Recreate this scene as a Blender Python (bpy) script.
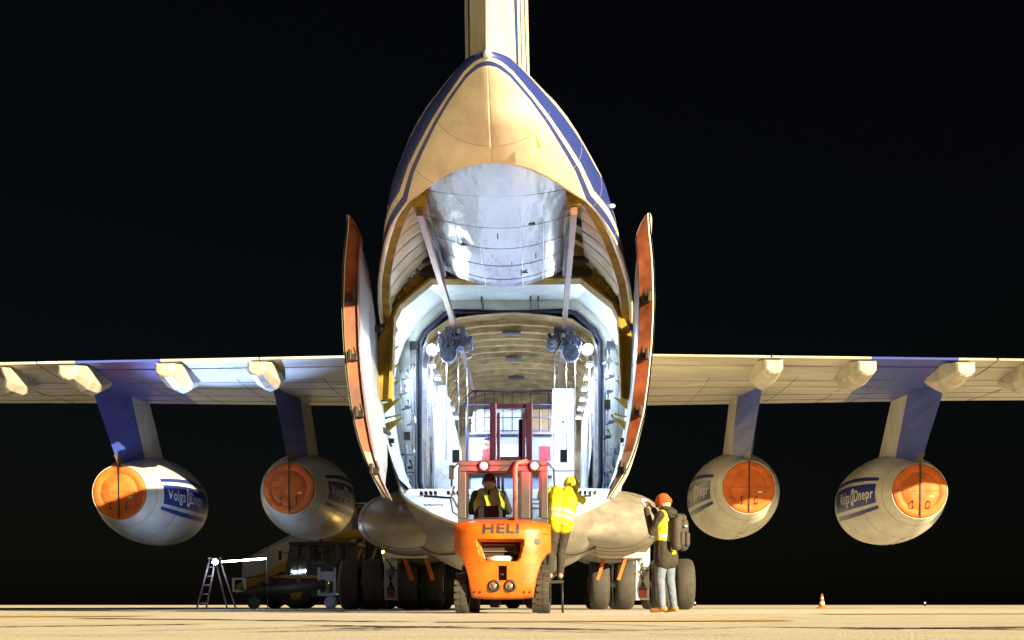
import bpy, bmesh, math, random
from mathutils import Vector, Matrix
random.seed(7)
SC = bpy.context.scene
for o in list(bpy.data.objects):
    bpy.data.objects.remove(o)
COL = SC.collection
R = math.radians

# ---------------------------------------------------------------- camera, world, sun, exposure
cam_d = bpy.data.cameras.new('camera'); cam = bpy.data.objects.new('camera', cam_d); COL.objects.link(cam)
cam.location = (0, 0, 0.12); cam.rotation_euler = (R(90), 0, 0)
cam_d.sensor_width = 36; cam_d.lens = 36 * 1400 / 1024; cam_d.shift_y = (605 - 320) / 1024
cam_d.clip_start = 0.05; cam_d.clip_end = 3000
SC.camera = cam
SUN_AZ, SUN_EL = R(44), R(14.6)         # apron floodlight: behind the camera, to the right, low
world = bpy.data.worlds.new('World'); SC.world = world; world.use_nodes = True
wn = world.node_tree.nodes; wl = world.node_tree.links
sky = wn.new('ShaderNodeTexSky'); sky.sky_type = 'NISHITA'; sky.sun_disc = False
sky.sun_elevation = SUN_EL; sky.sun_rotation = math.pi - SUN_AZ
wn['Background'].inputs['Strength'].default_value = 0.0002
wl.new(sky.outputs[0], wn['Background'].inputs['Color'])
sd = bpy.data.lights.new('sun', 'SUN'); sd.energy = 5.0; sd.angle = R(0.5); sd.color = (1.0, 0.79, 0.45)
sun = bpy.data.objects.new('sun', sd); COL.objects.link(sun)
sdir = Vector((math.sin(SUN_AZ) * math.cos(SUN_EL), -math.cos(SUN_AZ) * math.cos(SUN_EL), math.sin(SUN_EL)))
sun.rotation_euler = sdir.to_track_quat('Z', 'Y').to_euler(); sun.location = (20, -30, 20)
vs = SC.view_settings
vs.view_transform = 'Standard'; vs.look = 'None'; vs.exposure = 1.85; vs.gamma = 1
SC.cycles.use_denoising = True
SC.cycles.max_bounces = 8; SC.cycles.diffuse_bounces = 2
SC.cycles.sample_clamp_indirect = 8

# ---------------------------------------------------------------- materials
MATS = {}
def mat(name, col, rough=.5, metal=0., var=.12, scale=3., bump=0., bscale=30., streak=None, spec=.5, var2=0.):
    if name in MATS: return MATS[name]
    m = bpy.data.materials.new(name); m.use_nodes = True; MATS[name] = m
    n, l = m.node_tree.nodes, m.node_tree.links
    b = n['Principled BSDF']
    b.inputs['Roughness'].default_value = rough; b.inputs['Metallic'].default_value = metal
    b.inputs['Specular IOR Level'].default_value = spec
    tc = n.new('ShaderNodeTexCoord')
    src = tc.outputs['Object']
    if streak:
        mp = n.new('ShaderNodeMapping'); mp.inputs['Scale'].default_value = streak
        l.new(src, mp.inputs[0]); src = mp.outputs[0]
    nz = n.new('ShaderNodeTexNoise'); nz.inputs['Scale'].default_value = scale
    nz.inputs['Detail'].default_value = 7; nz.inputs['Roughness'].default_value = .62
    l.new(src, nz.inputs['Vector'])
    rp = n.new('ShaderNodeValToRGB'); l.new(nz.outputs[0], rp.inputs[0])
    e = rp.color_ramp.elements
    e[0].position, e[1].position = .3, .72
    e[0].color = tuple(max(0, c * (1 - var * 1.6)) for c in col) + (1,)
    e[1].color = tuple(min(1, c * (1 + var)) for c in col) + (1,)
    l.new(rp.outputs[0], b.inputs['Base Color'])
    mr = n.new('ShaderNodeMapRange'); mr.inputs[3].default_value = max(.02, rough - .12); mr.inputs[4].default_value = min(1, rough + .12)
    l.new(nz.outputs[0], mr.inputs[0]); l.new(mr.outputs[0], b.inputs['Roughness'])
    if bump:
        n2 = n.new('ShaderNodeTexNoise'); n2.inputs['Scale'].default_value = bscale; n2.inputs['Detail'].default_value = 5
        l.new(tc.outputs['Object'], n2.inputs['Vector'])
        bp = n.new('ShaderNodeBump'); bp.inputs['Strength'].default_value = bump; bp.inputs['Distance'].default_value = .05
        l.new(n2.outputs[0], bp.inputs['Height']); l.new(bp.outputs[0], b.inputs['Normal'])
    return m
def emis(name, col, s):
    if name in MATS: return MATS[name]
    m = bpy.data.materials.new(name); m.use_nodes = True; MATS[name] = m
    b = m.node_tree.nodes['Principled BSDF']
    b.inputs['Base Color'].default_value = (.8, .8, .8, 1)
    b.inputs['Emission Color'].default_value = col + (1,); b.inputs['Emission Strength'].default_value = s
    return m
def glass(name, tint=(.9, .95, 1), refl=.1):
    if name in MATS: return MATS[name]
    m = bpy.data.materials.new(name); m.use_nodes = True; MATS[name] = m
    n, l = m.node_tree.nodes, m.node_tree.links
    n.remove(n['Principled BSDF'])
    t = n.new('ShaderNodeBsdfTransparent'); t.inputs[0].default_value = tint + (1,)
    g = n.new('ShaderNodeBsdfGlossy'); g.inputs['Roughness'].default_value = .05
    x = n.new('ShaderNodeMixShader'); x.inputs[0].default_value = refl
    l.new(t.outputs[0], x.inputs[1]); l.new(g.outputs[0], x.inputs[2]); l.new(x.outputs[0], n['Material Output'].inputs[0])
    return m

CREAM = (.68, .63, .51); BLUE = (.022, .04, .22)
def hull_mat():
    m = mat('hull_paint', CREAM, .42, 0, .17, 2.2, .03, 6, streak=(1.0, .45, 1.6))
    n, l = m.node_tree.nodes, m.node_tree.links
    b = n['Principled BSDF']; base = b.inputs['Base Color'].links[0].from_socket
    uv = n.new('ShaderNodeUVMap'); uv.uv_map = 'stripe'
    sx = n.new('ShaderNodeSeparateXYZ'); l.new(uv.outputs[0], sx.inputs[0])
    ma = n.new('ShaderNodeMath'); ma.operation = 'MULTIPLY_ADD'; ma.inputs[1].default_value = .5; ma.inputs[2].default_value = .25
    l.new(sx.outputs[1], ma.inputs[0])
    rp = n.new('ShaderNodeValToRGB'); rp.color_ramp.interpolation = 'CONSTANT'
    l.new(ma.outputs[0], rp.inputs[0])
    els = rp.color_ramp.elements
    els[0].position = 0; els[0].color = (0, 0, 0, 1)
    els[1].position = .25; els[1].color = (1, 1, 1, 1)
    for v, c in ((.13, 0), (.26, 1), (.92, 0), (1.0, 1), (1.05, 0)):
        e = els.new(.25 + v * .5); e.color = (c, c, c, 1)
    mx = n.new('ShaderNodeMix'); mx.data_type = 'RGBA'
    l.new(rp.outputs[0], mx.inputs[0]); l.new(base, mx.inputs[6]); mx.inputs[7].default_value = BLUE + (1,)
    l.new(mx.outputs[2], b.inputs['Base Color'])
    return m
HULL = hull_mat()
M_CREAM = mat('cream_paint', CREAM, .42, 0, .09, 1.2, .03, 6)
M_WING = mat('wing_paint', (.62, .6, .55), .42, 0, .14, .8, .03, 5, streak=(.5, 2.2, 1))
M_FTF = mat('flap_fairing_paint', (.46, .44, .38), .45, 0, .25, 2.5, .04, 6)
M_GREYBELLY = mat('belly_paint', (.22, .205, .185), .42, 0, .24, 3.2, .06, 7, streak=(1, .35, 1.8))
M_BLUE = mat('blue_paint', BLUE, .35, 0, .15, 2)
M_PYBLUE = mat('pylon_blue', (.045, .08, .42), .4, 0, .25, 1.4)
M_NAC = mat('nacelle_paint', (.62, .6, .54), .36, 0, .2, 1.1, .04, 5, streak=(1.5, .5, 1.5))
M_ORANGE = mat('cover_orange', (.6, .13, .014), .65, 0, .3, 2.5, .25, 5)
M_DARK = mat('dark_metal', (.035, .033, .035), .5, .4, .2, 5)
M_BLACK = mat('black_rubber', (.014, .014, .015), .75, 0, .2, 8)
M_TYRE = mat('tyre_rubber', (.042, .038, .034), .8, 0, .25, 5, .1, 40)
M_OLIVE = mat('olive_primer', (.3, .21, .04), .85, 0, .35, 3, spec=.15)
M_CREAMIN = mat('inner_cream', (.6, .53, .36), .55, 0, .2, 2.5, .05, 8)
M_WHITEIN = mat('inner_white', (.6, .68, .68), .5, 0, .14, 2.2, .06, 6)
M_STEEL = mat('steel', (.5, .5, .52), .3, .85, .2, 6)
M_WHITE = mat('white_metal', (.75, .76, .78), .4, 0, .12, 4)
M_DOORIN = mat('door_lining', (.2, .205, .205), .45, 0, .14, 1.6, .04, 5)
M_DOOREDGE = mat('door_edge_orange', (.19, .05, .02), .6, .0, .5, 2.4, spec=.3)
M_TAN = mat('quilt_tan', (.36, .25, .1), .45, .3, .4, 3, .5, 5)
M_BLUEHOIST = mat('hoist_blue', (.12, .15, .24), .45, .3, .4, 9)

def silver(name, col, strength, scale, rough=.3):
    m = mat(name, col, rough, .85, .15, 2, 0)
    n, l = m.node_tree.nodes, m.node_tree.links
    tc = n.new('ShaderNodeTexCoord'); v = n.new('ShaderNodeTexVoronoi'); v.inputs['Scale'].default_value = scale
    nz = n.new('ShaderNodeTexNoise'); nz.inputs['Scale'].default_value = scale * .6; nz.inputs['Detail'].default_value = 6
    l.new(tc.outputs['Object'], nz.inputs['Vector'])
    mx = n.new('ShaderNodeMix'); mx.data_type = 'RGBA'; mx.inputs[0].default_value = .35
    l.new(tc.outputs['Object'], mx.inputs[6]); l.new(nz.outputs[1], mx.inputs[7]); l.new(mx.outputs[2], v.inputs['Vector'])
    bp = n.new('ShaderNodeBump'); bp.inputs['Strength'].default_value = strength; bp.inputs['Distance'].default_value = .08
    ad = n.new('ShaderNodeMath'); ad.operation = 'ADD'; l.new(v.outputs[0], ad.inputs[0]); l.new(nz.outputs[0], ad.inputs[1])
    l.new(ad.outputs[0], bp.inputs['Height']); l.new(bp.outputs[0], n['Principled BSDF'].inputs['Normal'])
    return m
def sheet_metal():
    m = mat('silver_sheet', (.44, .42, .42), .2, .95, .12, 1.2, streak=(3, .6, 1))
    n, l = m.node_tree.nodes, m.node_tree.links
    tc = n.new('ShaderNodeTexCoord'); mp = n.new('ShaderNodeMapping'); mp.inputs['Scale'].default_value = (2.2, .55, 1)
    nz = n.new('ShaderNodeTexNoise'); nz.inputs['Scale'].default_value = 2.2; nz.inputs['Detail'].default_value = 2; nz.inputs['Roughness'].default_value = .4
    l.new(tc.outputs['Object'], mp.inputs[0]); l.new(mp.outputs[0], nz.inputs['Vector'])
    bp = n.new('ShaderNodeBump'); bp.inputs['Strength'].default_value = .34; bp.inputs['Distance'].default_value = .1
    l.new(nz.outputs[0], bp.inputs['Height']); l.new(bp.outputs[0], n['Principled BSDF'].inputs['Normal'])
    b_ = n['Principled BSDF']; l.remove(b_.inputs['Roughness'].links[0]); b_.inputs['Roughness'].default_value = .22
    return m
M_SILVER = sheet_metal()
M_FOIL = silver('foil_lining', (.72, .73, .74), .8, 4, .36)
M_WRAP = silver('plastic_wrap', (.72, .76, .8), .6, 3, .3)
MATS['plastic_wrap'].node_tree.nodes['Principled BSDF'].inputs['Metallic'].default_value = .1

# ---------------------------------------------------------------- mesh builder
class MB:
    def __init__(s, o=(0, 0, 0)):
        s.v = []; s.f = []; s.m = []; s.s = []; s.o = Vector(o); s.c = 0; s.uv = None
    def add(s, vs_, fs, smooth=False, mi=None):
        k = len(s.v)
        s.v += [Vector(p) + s.o for p in vs_]
        for f in fs:
            s.f.append([i + k for i in f]); s.m.append(s.c if mi is None else mi); s.s.append(smooth)
        return s
    def box(s, x0, x1, y0, y1, z0, z1):
        return s.add([(x, y, z) for z in (z0, z1) for y in (y0, y1) for x in (x0, x1)],
                     [(0, 2, 3, 1), (4, 5, 7, 6), (0, 1, 5, 4), (2, 6, 7, 3), (0, 4, 6, 2), (1, 3, 7, 5)])
    def obox(s, c, sz, rot=None):
        c = Vector(c); rot = rot or Matrix.Identity(3); h = Vector(sz) / 2
        return s.add([c + rot @ Vector((x * h.x, y * h.y, z * h.z)) for z in (-1, 1) for y in (-1, 1) for x in (-1, 1)],
                     [(0, 2, 3, 1), (4, 5, 7, 6), (0, 1, 5, 4), (2, 6, 7, 3), (0, 4, 6, 2), (1, 3, 7, 5)])
    def loft(s, rings, closed=True, caps=True, smooth=True):
        n = len(rings[0]); vs_ = [p for r in rings for p in r]; fs = []
        for i in range(len(rings) - 1):
            for j in range(n if closed else n - 1):
                k = (j + 1) % n
                fs.append((i * n + j, i * n + k, (i + 1) * n + k, (i + 1) * n + j))
        s.add(vs_, fs, smooth)
        if caps and closed:
            b = len(s.v) - len(vs_)
            for r0, rev in ((0, True), ((len(rings) - 1) * n, False)):
                f = [b + r0 + j for j in range(n)]
                s.f.append(f[::-1] if rev else f); s.m.append(s.c); s.s.append(False)
        return s
    def tube(s, pts, r, n=8, caps=True):
        pts = [Vector(p) for p in pts]; rings = []
        rr = r if isinstance(r, (list, tuple)) else [r] * len(pts)
        ref = None
        for i, p in enumerate(pts):
            d = (pts[min(i + 1, len(pts) - 1)] - pts[max(i - 1, 0)]).normalized()
            if ref is None: ref = Vector((0, 0, 1)) if abs(d.z) < .9 else Vector((1, 0, 0))
            a = d.cross(ref).normalized(); b = d.cross(a).normalized(); ref = -d.cross(a) if False else ref
            rings.append([p + (a * math.cos(t) + b * math.sin(t)) * rr[i] for t in [2 * math.pi * j / n for j in range(n)]])
        return s.loft(rings, True, caps)
    def lathe(s, prof, c, axis='y', n=24, caps=False, smooth=True):
        c = Vector(c); rings = []
        for a, r in prof:
            ring = []
            for j in range(n):
                t = 2 * math.pi * j / n; p, q = r * math.cos(t), r * math.sin(t)
                ring.append(c + Vector({'y': (p, a, q), 'z': (p, q, a), 'x': (a, p, q)}[axis]))
            rings.append(ring)
        return s.loft(rings, True, caps, smooth)
    def prism(s, poly, a0, a1, axis='y'):
        def P(u, w, a): return {'y': (u, a, w), 'x': (a, u, w), 'z': (u, w, a)}[axis]
        return s.loft([[P(u, w, a0) for u, w in poly], [P(u, w, a1) for u, w in poly]], True, True, False)
    def build(s, name, mats, parent=None, bevel=0, seg=2, tri=False):
        me = bpy.data.meshes.new(name)
        me.from_pydata([tuple(p) for p in s.v], [], s.f)
        for m in (mats if isinstance(mats, (list, tuple)) else [mats]): me.materials.append(m)
        for i, p in enumerate(me.polygons): p.material_index = s.m[i]; p.use_smooth = s.s[i]
        if s.uv:
            ul = me.uv_layers.new(name='stripe')
            for lp in me.loops: ul.data[lp.index].uv = s.uv[lp.vertex_index]
        bm = bmesh.new(); bm.from_mesh(me); bmesh.ops.recalc_face_normals(bm, faces=bm.faces); bm.to_mesh(me); bm.free()
        o = bpy.data.objects.new(name, me); COL.objects.link(o)
        if parent: o.parent = parent
        if bevel:
            b = o.modifiers.new('bevel', 'BEVEL'); b.width = bevel; b.segments = seg; b.limit_method = 'ANGLE'; b.angle_limit = R(35)
            b.harden_normals = False
        return o
def thing(name, label, cat, loc=(0, 0, 0), rz=0., group=None):
    o = bpy.data.objects.new(name, None); COL.objects.link(o)
    o.location = loc; o.rotation_euler = (0, 0, rz); o.empty_display_size = .2
    o['label'] = label; o['category'] = cat
    if group: o['group'] = group
    return o
def tag(o, label, cat, group=None):
    o['label'] = label; o['category'] = cat
    if group: o['group'] = group
    return o
def copy_part(o, parent, loc=None, rot=None, scale=None):
    c = o.copy(); COL.objects.link(c); c.parent = parent
    if loc is not None: c.location = loc
    if rot is not None: c.rotation_euler = rot
    if scale is not None: c.scale = scale
    return c
def lamp(name, kind, loc, energy, col, parent=None, size=.1, rot=None):
    d = bpy.data.lights.new(name, kind); d.energy = energy; d.color = col
    if kind == 'AREA': d.size = size
    else: d.shadow_soft_size = size
    o = bpy.data.objects.new(name, d); COL.objects.link(o); o.location = loc
    if rot: o.rotation_euler = rot
    if parent: o.parent = parent
    return o
def baked(o):
    dg = bpy.context.evaluated_depsgraph_get(); dg.update()
    me = bpy.data.meshes.new_from_object(o.evaluated_get(dg), depsgraph=dg)
    return me
def bool_cut(o, cutters):
    cs = []
    for c in cutters:
        m = o.modifiers.new('cut', 'BOOLEAN'); m.operation = 'DIFFERENCE'; m.object = c; m.solver = 'EXACT'; cs.append(c)
    me = baked(o); o.modifiers.clear(); old = o.data; o.data = me
    for c in cs: bpy.data.objects.remove(c)
    return o
def text_pts(txt, size, sx=1., slices=(), offs=0.):
    cu = bpy.data.curves.new('lettering', 'FONT'); cu.body = txt; cu.size = size; cu.align_x = 'CENTER'; cu.align_y = 'CENTER'; cu.offset = offs; cu.space_character = 1.12
    o = bpy.data.objects.new('lettering', cu); COL.objects.link(o)
    me = baked(o); bpy.data.objects.remove(o)
    bm = bmesh.new(); bm.from_mesh(me)
    for axis, vals in (('y', slices), ('x', [i * .12 for i in range(-12, 13)])):
        for v in vals:
            co = (0, v, 0) if axis == 'y' else (v, 0, 0); no = (0, 1, 0) if axis == 'y' else (1, 0, 0)
            bmesh.ops.bisect_plane(bm, geom=bm.verts[:] + bm.edges[:] + bm.faces[:], plane_co=co, plane_no=no)
    bm.verts.index_update()
    out = [(v.co.x * sx, v.co.y) for v in bm.verts], [[v.index for v in f.verts] for f in bm.faces]
    bm.free(); return out
def interp(tab, x):
    if x <= tab[0][0]: return tab[0][1:]
    for a, b in zip(tab, tab[1:]):
        if x <= b[0]:
            t = (x - a[0]) / (b[0] - a[0])
            return tuple(p + (q - p) * t for p, q in zip(a[1:], b[1:]))
    return tab[-1][1:]

# ---------------------------------------------------------------- apron
def ground():
    m = mat('concrete', (.62, .585, .52), .85, 0, .09, .9, .3, 55, streak=(.5, .9, 1), spec=.3)
    g = MB()
    xs = [-1500, -300, -60, -12, 0, 12, 60, 300, 1500]; ys = [-200, -40, -5, 3, 15, 40, 120, 500, 2400]
    g.add([(x, y, 0) for y in ys for x in xs],
          [(j * 9 + i, j * 9 + i + 1, j * 9 + 10 + i, j * 9 + 9 + i) for j in range(8) for i in range(8)])
    ap = g.build('apron', m); ap['kind'] = 'structure'
    tar = mat('tar_sealant', (.075, .055, .035), .8, 0, .3, 3)
    def ribbon(name, x0, x1, y0, y1, w, z, mt, wob=.25, taper=True, n=40):
        b = MB(); pts = []; off = 0
        for i in range(n + 1):
            t = i / n; off = off * .8 + random.uniform(-wob, wob) * .5
            ww = w * (random.uniform(.35, 1.2) if taper else random.uniform(.93, 1.05))
            if taper: ww *= min(1, 6 * t + .1, 6 * (1 - t) + .1)
            x = x0 + (x1 - x0) * t; y = y0 + (y1 - y0) * t + off
            pts.append([(x, y - ww / 2, z), (x, y + ww / 2, z)])
        b.add([p for q in pts for p in q], [(2 * i, 2 * i + 2, 2 * i + 3, 2 * i + 1) for i in range(n)])
        b.build(name, mt, ap)
    def gx(px, Y): return (px - 512) / 1400 * Y
    def gy(py): return 168 / (py - 605)
    for (xa, ya, xb, yb, w) in ((-30, 627.5, 210, 624.5, .5), (70, 618.5, 420, 622, .9), (120, 632, 360, 626.5, .16), (240, 632.5, 420, 629.5, .2),
                                (300, 625.5, 640, 630.5, .55), (330, 629, 470, 626.5, .5), (600, 632, 770, 627, .14), (480, 629.8, 620, 633.5, .16),
                                (760, 627.5, 1060, 630, .45), (830, 629.5, 1060, 627.5, .5), (770, 617, 815, 618.5, 1.0),
                                (640, 634, 760, 636.5, .06), (40, 637, 160, 635.5, .05), (520, 621, 700, 628, .25)):
        Ya, Yb = gy(ya), gy(yb)
        ribbon('tar_seam', gx(xa, Ya), gx(xb, Yb), Ya, Yb, w * .62, .004, tar, .05 * Ya / 6)
    yel = mat('yellow_line_paint', (.62, .42, .03), .7, 0, .35, 5)
    ribbon('yellow_line', gx(-60, 15), gx(150, 15), 13.8, 14.6, 1.3, .006, yel, .01, False, 30)
    ribbon('yellow_line', gx(440, 10.2), gx(800, 10.2), 9.8, 10.6, .75, .006, yel, .01, False, 30)
    ribbon('yellow_line', gx(820, 18), gx(1060, 18), 18, 19, 1.6, .006, yel, .01, False, 30)
    return ap
ground()

# ---------------------------------------------------------------- the freighter
YF = 27.0
AC = thing('cargo_aircraft', 'large white four-engined cargo aircraft with blue stripes, open tail doors and high wing', 'aircraft', (-.06, YF, 0), -.02)
O = (0, -YF, 0)
SECT = [(16.0, 6.42, .03, .02, .03), (16.04, 6.415, .1, .05, .07), (16.12, 6.41, .18, .09, .13), (16.3, 6.40, .3, .16, .23), (16.8, 6.34, .53, .3, .42),
        (17.3, 6.28, .75, .38, .52), (17.6, 6.25, .87, .46, .58), (18.0, 6.18, 1.02, .57, .61), (18.5, 6.1, 1.18, .68, .63), (19.3, 6.0, 1.39, .84, .66),
        (20, 5.91, 1.56, 1.02, .72), (21, 5.74, 1.74, 1.2, .85), (22, 5.55, 1.91, 1.3, 1.05), (23, 5.3, 2.08, 1.5, 1.3), (24, 5.0, 2.22, 1.76, 1.7),
        (25, 4.65, 2.34, 2.08, 2.4), (26, 4.35, 2.4, 2.36, 3.72), (60, 4.35, 2.4, 2.36, 3.72)]
EDGE = [(16, 0), (17.55, 0), (17.6, 6), (17.7, 15), (17.85, 24), (18.0, 31), (18.5, 46), (19.3, 61), (20, 70), (21, 80), (22, 88), (23, 94), (24, 100), (25, 105), (26, 109)]
STR = [(16.0, 6.33, .22), (16.9, 6.15, .27), (18, 5.92, .36), (19.3, 5.70, .47), (22, 5.58, .8), (25, 5.35, 1.1), (60, 5.3, 1.1)]
def edge(Y):
    if Y <= 17.6: return 0.
    if Y < 18.5: return math.degrees(math.asin(min(1, math.sqrt((Y - 17.6) / 1.27) / interp(SECT, Y)[1])))
    return interp(EDGE, Y)[0]
def sec(Y, th, inset=0.):
    zc, a, bu, bl = interp(SECT, Y); t = R(th)
    a -= inset; bu -= inset; bl -= inset
    c = math.cos(t)
    return (a * math.sin(t), zc - (bl if c > 0 else bu) * c)
def stripe_uv(Y, z):
    zs, w = interp(STR, Y); return (Y, (z - zs) / w)
# tail shell: open below
def tail_shell():
    ys = [16.0, 16.02, 16.05, 16.08, 16.12, 16.18, 16.24, 16.3] + [16.4 + .1 * i for i in range(12)] + [17.55, 17.58, 17.6, 17.605, 17.615, 17.63, 17.66, 17.7, 17.75, 17.8] + \
         [17.9 + .1 * i for i in range(20)] + [19.9 + .25 * i for i in range(25)]
    ys = [y for y in ys if y <= 26.0]
    if ys[-1] < 26: ys.append(26.0)
    n = 72; b = MB(O); uv = []
    for Y in ys:
        e = edge(Y)
        for j in range(2 * n + 1):
            u = j / n - 1
            sgn = -1 if u < 0 else 1
            th = e + (180 - e) * (1 - abs(u))
            x, z = sec(Y, th); x = x * sgn
            b.v.append(Vector((x, Y, z)) + b.o); uv.append(stripe_uv(Y, z))
    w = 2 * n + 1
    for i in range(len(ys) - 1):
        for j in range(w - 1):
            b.f.append([i * w + j, i * w + j + 1, (i + 1) * w + j + 1, (i + 1) * w + j]); b.m.append(0); b.s.append(True)
    b.uv = uv
    o = b.build('tail_cone', [HULL, M_CREAMIN], AC)
    md = o.modifiers.new('thickness', 'SOLIDIFY'); md.thickness = .07; md.offset = -1; md.material_offset = 1; md.material_offset_rim = 0; md.use_rim = True
    return o
tail_shell()
# forward fuselage barrel
def barrel():
    ys = [26 + .5 * i for i in range(5)] + [29, 31, 34, 38, 42, 46, 49, 51, 52.5, 53.6, 54.3, 54.6]
    n = 96; b = MB(O); uv = []; rings = []
    for Y in ys:
        k = 1 if Y < 46 else max(.02, math.sqrt(max(0, 1 - ((Y - 46) / 8.7) ** 2)))
        for j in range(n):
            x, z = sec(Y, 360 * j / n)
            z = 3.6 + (z - 3.6) * k
            b.v.append(Vector((x * k, Y, z)) + b.o); uv.append(stripe_uv(Y, z))
    for i in range(len(ys) - 1):
        for j in range(n):
            th = 360 * (j + .5) / n
            if Y_in_open(ys[i], th): continue
            k = (j + 1) % n
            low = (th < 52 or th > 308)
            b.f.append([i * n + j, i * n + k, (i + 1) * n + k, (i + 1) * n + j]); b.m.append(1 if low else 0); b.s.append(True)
    b.uv = uv
    return b.build('fuselage', [HULL, M_GREYBELLY], AC)
def Y_in_open(Y, th): return False
barrel()
# inner lining of the vestibule between the ring frame and the pressure bulkhead
b = MB(O); rings = []
for Y in (25.05, 26.0, 27.0, 27.95):
    rings.append([(sec(max(Y, 26), t, .1)[0], Y, sec(max(Y, 26), t, .1)[1]) for t in [57 + (246) * k / 60 for k in range(61)]])
b.loft(rings, False, False); b.build('vestibule_lining', M_WHITEIN, AC)
for Y in (17.25,):
    b = MB(O); b.tube([(sec(Y, t)[0], Y, sec(Y, t)[1]) for t in [-80 + 160 * k / 40 for k in range(41)]], .0035, 5); b.build('panel_seam', mat('seam_brown', (.22, .17, .1), .7), AC)
for Y in (18.4, 19.6, 21, 22.4, 24):
    for sg in (-1, 1):
        e = edge(Y); b = MB(O); b.tube([(sg * sec(Y, t)[0], Y, sec(Y, t)[1]) for t in [e + (150 - e) * k / 30 for k in range(31)]], .004, 5); b.build('panel_seam', mat('seam_brown', (.22, .17, .1), .7), AC)
# inner ribs of the tail cone (cream panels between them)
for Y in (18.9, 19.7, 20.5, 21.3, 22.1, 22.9, 23.7, 24.3):
    e = edge(Y) + 1.5
    for sg in (-1, 1):
        b = MB(O); rr = []
        for k in range(13):
            th = e + (164 - e) * k / 12
            pts = []
            for ins, dy in ((.07, -.03), (.17, -.03), (.17, .03), (.07, .03)):
                x, z = sec(Y, th, ins); pts.append((x * sg, Y + dy, z))
            rr.append(pts)
        b.loft(rr, True, True, False)
        b.build('tail_rib', M_OLIVE if Y > 22.5 else M_CREAMIN, AC)
# longerons along the opening edge
for sg in (-1, 1):
    b = MB(O); rr = []
    for k in range(24):
        Y = 17.75 + (25.9 - 17.75) * k / 23; e = edge(Y)
        pts = []
        for th, ins in ((e + .6, .075), (e + .6, .2), (e + 4.5, .2), (e + 4.5, .075)):
            x, z = sec(Y, th, ins); pts.append((x * sg, Y, z))
        rr.append(pts)
    b.loft(rr, True, True, False); b.build('edge_longeron', M_OLIVE, AC)
# olive octagonal ring frame
INN = [(-2.06, 3.75), (-2.0, 5.2), (-1.9, 5.42), (-1.34, 5.88), (1.34, 5.88), (1.9, 5.42), (2.0, 5.2), (2.06, 3.75)]
def ring_frame():
    b = MB(O)
    def outer(p):
        ang = math.degrees(math.atan2(abs(p[0]), 4.35 - p[1]))
        if p[1] > 5.0:
            s_ = math.hypot(p[0] / 2.2, (p[1] - 4.6) / 2.04); return (p[0] / s_ * .985, 4.6 + (p[1] - 4.6) / s_ * .985)
        x, z = sec(26, min(175, max(50, ang)), .09); return (math.copysign(x, p[0]), p[1])
    pts = []
    for a, c in zip(INN, INN[1:]):
        for k in range(4): pts.append((a[0] + (c[0] - a[0]) * k / 4, a[1] + (c[1] - a[1]) * k / 4))
    pts.append(INN[-1])
    rr = [[(p[0], 24.72, p[1]), (outer(p)[0], 24.72, outer(p)[1]), (outer(p)[0], 24.95, outer(p)[1]), (p[0], 24.95, p[1])] for p in pts]
    b.loft(rr, True, True, False)
    o = b.build('ring_frame', M_OLIVE, AC)
    fl = MB(O)
    rr = []
    for p in pts:
        d = Vector((0 - p[0], 4.2 - p[1])).normalized() * .035
        rr.append([(p[0] + d.x, 24.6, p[1] + d.y), (p[0] - d.x * .3, 24.6, p[1] - d.y * .3), (p[0] - d.x * .3, 25.05, p[1] - d.y * .3), (p[0] + d.x, 25.05, p[1] + d.y)])
    fl.loft(rr, True, True, False); fl.build('frame_flange', M_OLIVE, o)
    # lighter inner stiffeners on the diagonal webs
    for sg in (-1, 1):
        for k in range(4):
            t = .12 + .25 * k; x = (1.93 - .55 * t); z = 5.45 + .5 * t
            s_ = MB(O); s_.obox((sg * (x + .1), 24.69, z + .12), (.05, .05, .34), Matrix.Rotation(sg * R(40), 3, 'Y')); s_.build('web_stiffener', M_OLIVE, o)
    cb = MB(O); cb.box(-1.5, 1.5, 24.55, 24.7, 5.9, 6.0); cb.box(-1.5, 1.5, 24.3, 24.5, 6.1, 6.18); cb.build('cross_beam', M_DARK, o)
ring_frame()
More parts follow.
